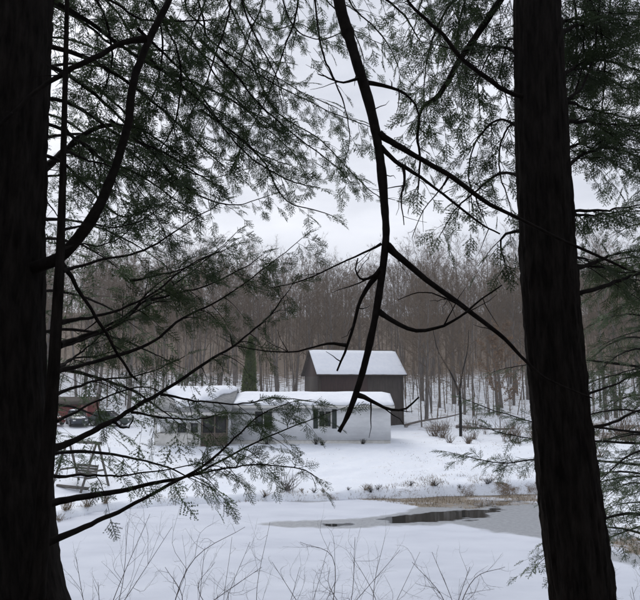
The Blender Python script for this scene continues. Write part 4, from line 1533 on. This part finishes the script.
# understory trees that stand out at the edge of the wood
def edge_tree(px, d, H, seed, label, fork=False, leaves=0):
    x = (px - 320) / 640 * d
    o = thing('understory_tree', label, 'tree', (x, d, gz(x, d)))
    tm, cm = bare_tree(seed, H)
    if fork:
        tm = MB()
        tm.tube(crom([(0, 0, -0.3), (0.05, 0, H * 0.3), (0, 0, H * 0.42)], 8), np.linspace(0.13, 0.09, 8), 8, False)
        tm.tube(crom([(0, 0, H * 0.41), (-0.7, 0, H * 0.6), (-1.6, 0.2, H * 0.8), (-2.0, 0, H)], 9), np.linspace(0.08, 0.02, 9), 7, False)
        tm.tube(crom([(0, 0, H * 0.41), (0.3, 0, H * 0.6), (0.7, -0.2, H * 0.8), (0.9, 0, H)], 9), np.linspace(0.075, 0.02, 9), 7, False)
    tm.build('trunk', M['bark_dark'] if fork else M['bark_grey'], o, smooth=True)
    cm.build('crown', M['twig_brown'], o)
    if leaves:
        g_ = np.random.default_rng(seed)
        vv = np.concatenate(cm.v)
        c = vv[g_.integers(0, len(vv), leaves)] + g_.normal(0, 0.08, (leaves, 3))
        a, b_ = g_.standard_normal((leaves, 3)) * 0.035, g_.standard_normal((leaves, 3)) * 0.05
        lm = MB()
        lm.add(np.stack([c - a, c + b_, c + a, c - b_], 1).reshape(-1, 3), np.arange(4 * leaves).reshape(-1, 4))
        lm.build('leaves', M['tan_leaf'], o, kind='stuff')
    return o


edge_tree(458, 52, 8.5, 901, 'dark forked young tree at the edge of the snowy lawn', True)
edge_tree(497, 56, 9.0, 902, 'young beech holding its dry tan leaves beside the wood edge', False, 2600)
edge_tree(420, 60, 12.5, 903, 'slim pale-barked tree standing right of the dark barn')
edge_tree(296, 68, 13.5, 904, 'slim bare tree standing left of the dark barn gable')

# fallen logs in the wood right of the barn
for i, (xa, ya, xb, yb, r_, up) in enumerate([(7.9, 60.5, 14.6, 64.5, 0.11, 0.7), (12.2, 58.5, 17.0, 56.8, 0.13, 0.05)]):
    q = np.linspace(0, 1, 10)
    pts = np.stack([xa + (xb - xa) * q, ya + (yb - ya) * q + 0.15 * np.sin(5 * q), np.linspace(gz(xa, ya) + 0.05, gz(xb, yb) + up, 10) + 0.06 * np.sin(7 * q + i)], -1)
    mb = MB()
    mb.tube(pts, np.linspace(r_, r_ * 0.4, 10), 8)
    for k in range(5):
        p = pts[2 + k]
        mb.tube([p, p + np.array((0.3 * math.sin(k * 2.2), 0.3 * math.cos(k * 3.1), 0.45 + 0.1 * k))], [0.03, 0.008], 4)
    o = mb.build('fallen_log', M['bark_grey'], None, smooth=True)
    tag(o, ['thin fallen log propped across the wood floor right of the barn', 'short fallen log with branch stubs near the forked young tree'][i], 'log')

# ------------------------------------------------------------------ brush, weeds and shore growth
def brush(x, y, h, seed, label, n=26, mat='shrub_twig', group='bare brush clumps on the far bank', spread=0.8):
    g_ = np.random.default_rng(seed)
    o = thing('brush_clump', label, 'bush', (x, y, gz(x, y)), 0, group)
    mb = MB()
    tw = []
    for k in range(n):
        a = g_.random() * 6.28
        b0 = np.array((g_.normal(0, 0.12), g_.normal(0, 0.12), -0.05)) * h
        tip = b0 + np.array((math.cos(a) * spread * h * g_.random(), math.sin(a) * spread * h * g_.random(), h * (0.5 + 0.5 * g_.random())))
        mid = (b0 + tip) / 2 + g_.standard_normal(3) * 0.08 * h
        mb.tube([b0, mid, tip], [0.012 * h + 0.004, 0.008 * h + 0.003, 0.003], 3, False)
        for j in range(6):
            p = mid + (tip - mid) * g_.random()
            e = p + norm(tip - b0 + g_.standard_normal(3) * h * 0.6) * h * 0.3 * g_.random()
            sd_ = norm(np.cross(e - p, g_.standard_normal(3))) * 0.006
            tw.append((p - sd_, p + sd_, e))
    tw = np.array(tw).reshape(-1, 3)
    mb.add(tw, np.arange(len(tw)).reshape(-1, 3))
    mb.build('twigs', M[mat], o)
    return o


g = np.random.default_rng(5)
for i, (px, py, h, lab) in enumerate([
        (286, 493, 1.35, 'snowy many-stemmed bush rooted at the pond edge below the bungalow'),
        (392, 496, 0.35, 'small brown tuft at the pond edge near the weedy shallows'),
        (352, 495, 0.35, 'small dark tuft at the pond edge between bush and shallows')]):
    p = PZ(px, py, 0.25)
    brush(p[0], p[1], h, 40 + i, lab, 34 if i == 0 else 22)
BR_ = [(g.uniform(402, 560), g.uniform(46, 60), 0.5 + 1.3 * g.random() ** 1.5) for k in range(30)] + [(g.uniform(588, 665), g.uniform(41, 54), 0.9 + 1.5 * g.random()) for k in range(12)]
for i, (px, d, h) in enumerate(BR_):
    x = (px - 320) / 640 * d
    brush(x, d, h, 60 + i, 'leafless brush clump along the foot of the snowy wood' if px < 570 else 'taller leafless brush on the snowy bank beyond the leaning trunk', 16 + int(10 * (i % 3)), 'twig_brown')
for i, (px, d, h) in enumerate([(75, 30.5, 0.7), (95, 31.5, 0.6), (68, 29.6, 0.6), (112, 32.2, 0.5)]):
    x = (px - 320) / 640 * d
    brush(x, d, h, 90 + i, 'low dry brush on the pond bank below the garden swing', 40, 'dead_grass', 'dry brush below the swing')
for i, (px, d, h) in enumerate([(316, 45.4, 0.45), (322, 45.2, 0.35), (362, 45.5, 0.4), (268, 45.3, 0.5)]):
    x = (px - 320) / 640 * d
    brush(x, d, h, 110 + i, 'low foundation shrub against the bungalow skirting', 46, 'bark_dark', 'foundation shrubs along the bungalow')

for i in range(18):
    px = g.uniform(190, 545)
    k_ = np.interp(px, [190, 280, 420, 545], [33.3, 34.9, 36.0, 37.3]) + g.normal(0, 0.12)
    brush((px - 320) / 640 * k_, k_, 0.16 + 0.22 * g.random(), 140 + i, 'small dark tuft on the edge of the far pond bank', 26, 'bark_dark' if i % 3 else 'dead_grass', 'dark tufts along the far pond edge', 1.2)

# dead grass and weed stalks in the shallows and along the shore
gr = MB()
N0 = 40000
qx, qy = g.uniform(-13.5, 13.5, N0), g.uniform(20, 38, N0)
q_sd = poly_sd(POND, qx, qy)
WEED1 = [PZ(*q)[:2] for q in [(350, 499), (400, 494), (440, 489), (545, 486), (556, 502), (520, 506), (470, 509), (425, 507), (385, 502)]]
WEED2 = [PZ(*q)[:2] for q in [(590, 541), (640, 536), (670, 545), (660, 560), (625, 553)]]
clump = fbm(qx, qy, 1.6, 3)
ok_ = ((poly_sd(WEED1, qx, qy) < 0) & (clump > -0.2)) | (poly_sd(WEED2, qx, qy) < 0) | ((np.abs(q_sd - 0.3) < 0.4) & (clump > 0.15))
qx, qy = qx[ok_], qy[ok_]
lx, ly = g.uniform(-22, 22, 9000), g.uniform(36.5, 50, 9000)
lk = (fbm(lx, ly, 0.7, 5) + 0.6 * fbm(lx, ly, 3, 1) > 0.35) & ~((ly > 43.8) & (lx > -12) & (lx < 5.6)) & (poly_sd(POND, lx, ly) > 0.2)
qx, qy = np.concatenate([qx, lx[lk]]), np.concatenate([qy, ly[lk]])
pts = np.stack([qx, qy, np.maximum(ground_z(qx, qy), -0.01)], -1)
n = len(pts)
h_ = g.uniform(0.05, 0.2, n)[:, None] * np.where(np.arange(n) >= n - lk.sum(), 0.5, 1.0)[:, None]
ln = np.concatenate([g.normal(0, 0.45, (n, 2)), np.ones((n, 1))], 1)
tip = pts + ln * h_
sd_ = np.stack([g.standard_normal(n), g.standard_normal(n), np.zeros(n)], -1)
sd_ = sd_ / np.linalg.norm(sd_, axis=1)[:, None] * 0.012
gr.add(np.stack([pts - sd_, pts + sd_, tip], 1).reshape(-1, 3), np.arange(3 * n).reshape(-1, 3))
tag(gr.build('dead_grass', M['dead_grass']), 'dry brown grass and weeds in the shallows and along the far shore', 'grass', kind='stuff')

# ------------------------------------------------------------------ winter air
hz = MB()
hz.box(-425, 425, -85, 465, -2.0, 82)
m = bpy.data.materials.new('winter_haze')
m.use_nodes = True
m.node_tree.nodes.clear()
ho = m.node_tree.nodes.new('ShaderNodeOutputMaterial')
pv = m.node_tree.nodes.new('ShaderNodeVolumePrincipled')
pv.inputs['Color'].default_value = (0.9, 0.92, 0.96, 1)
pv.inputs['Density'].default_value = 0.0005
pv.inputs['Anisotropy'].default_value = 0.2
m.node_tree.links.new(pv.outputs[0], ho.inputs['Volume'])
hz.build('haze', m, kind='stuff')
SC.cycles.volume_bounces = 1
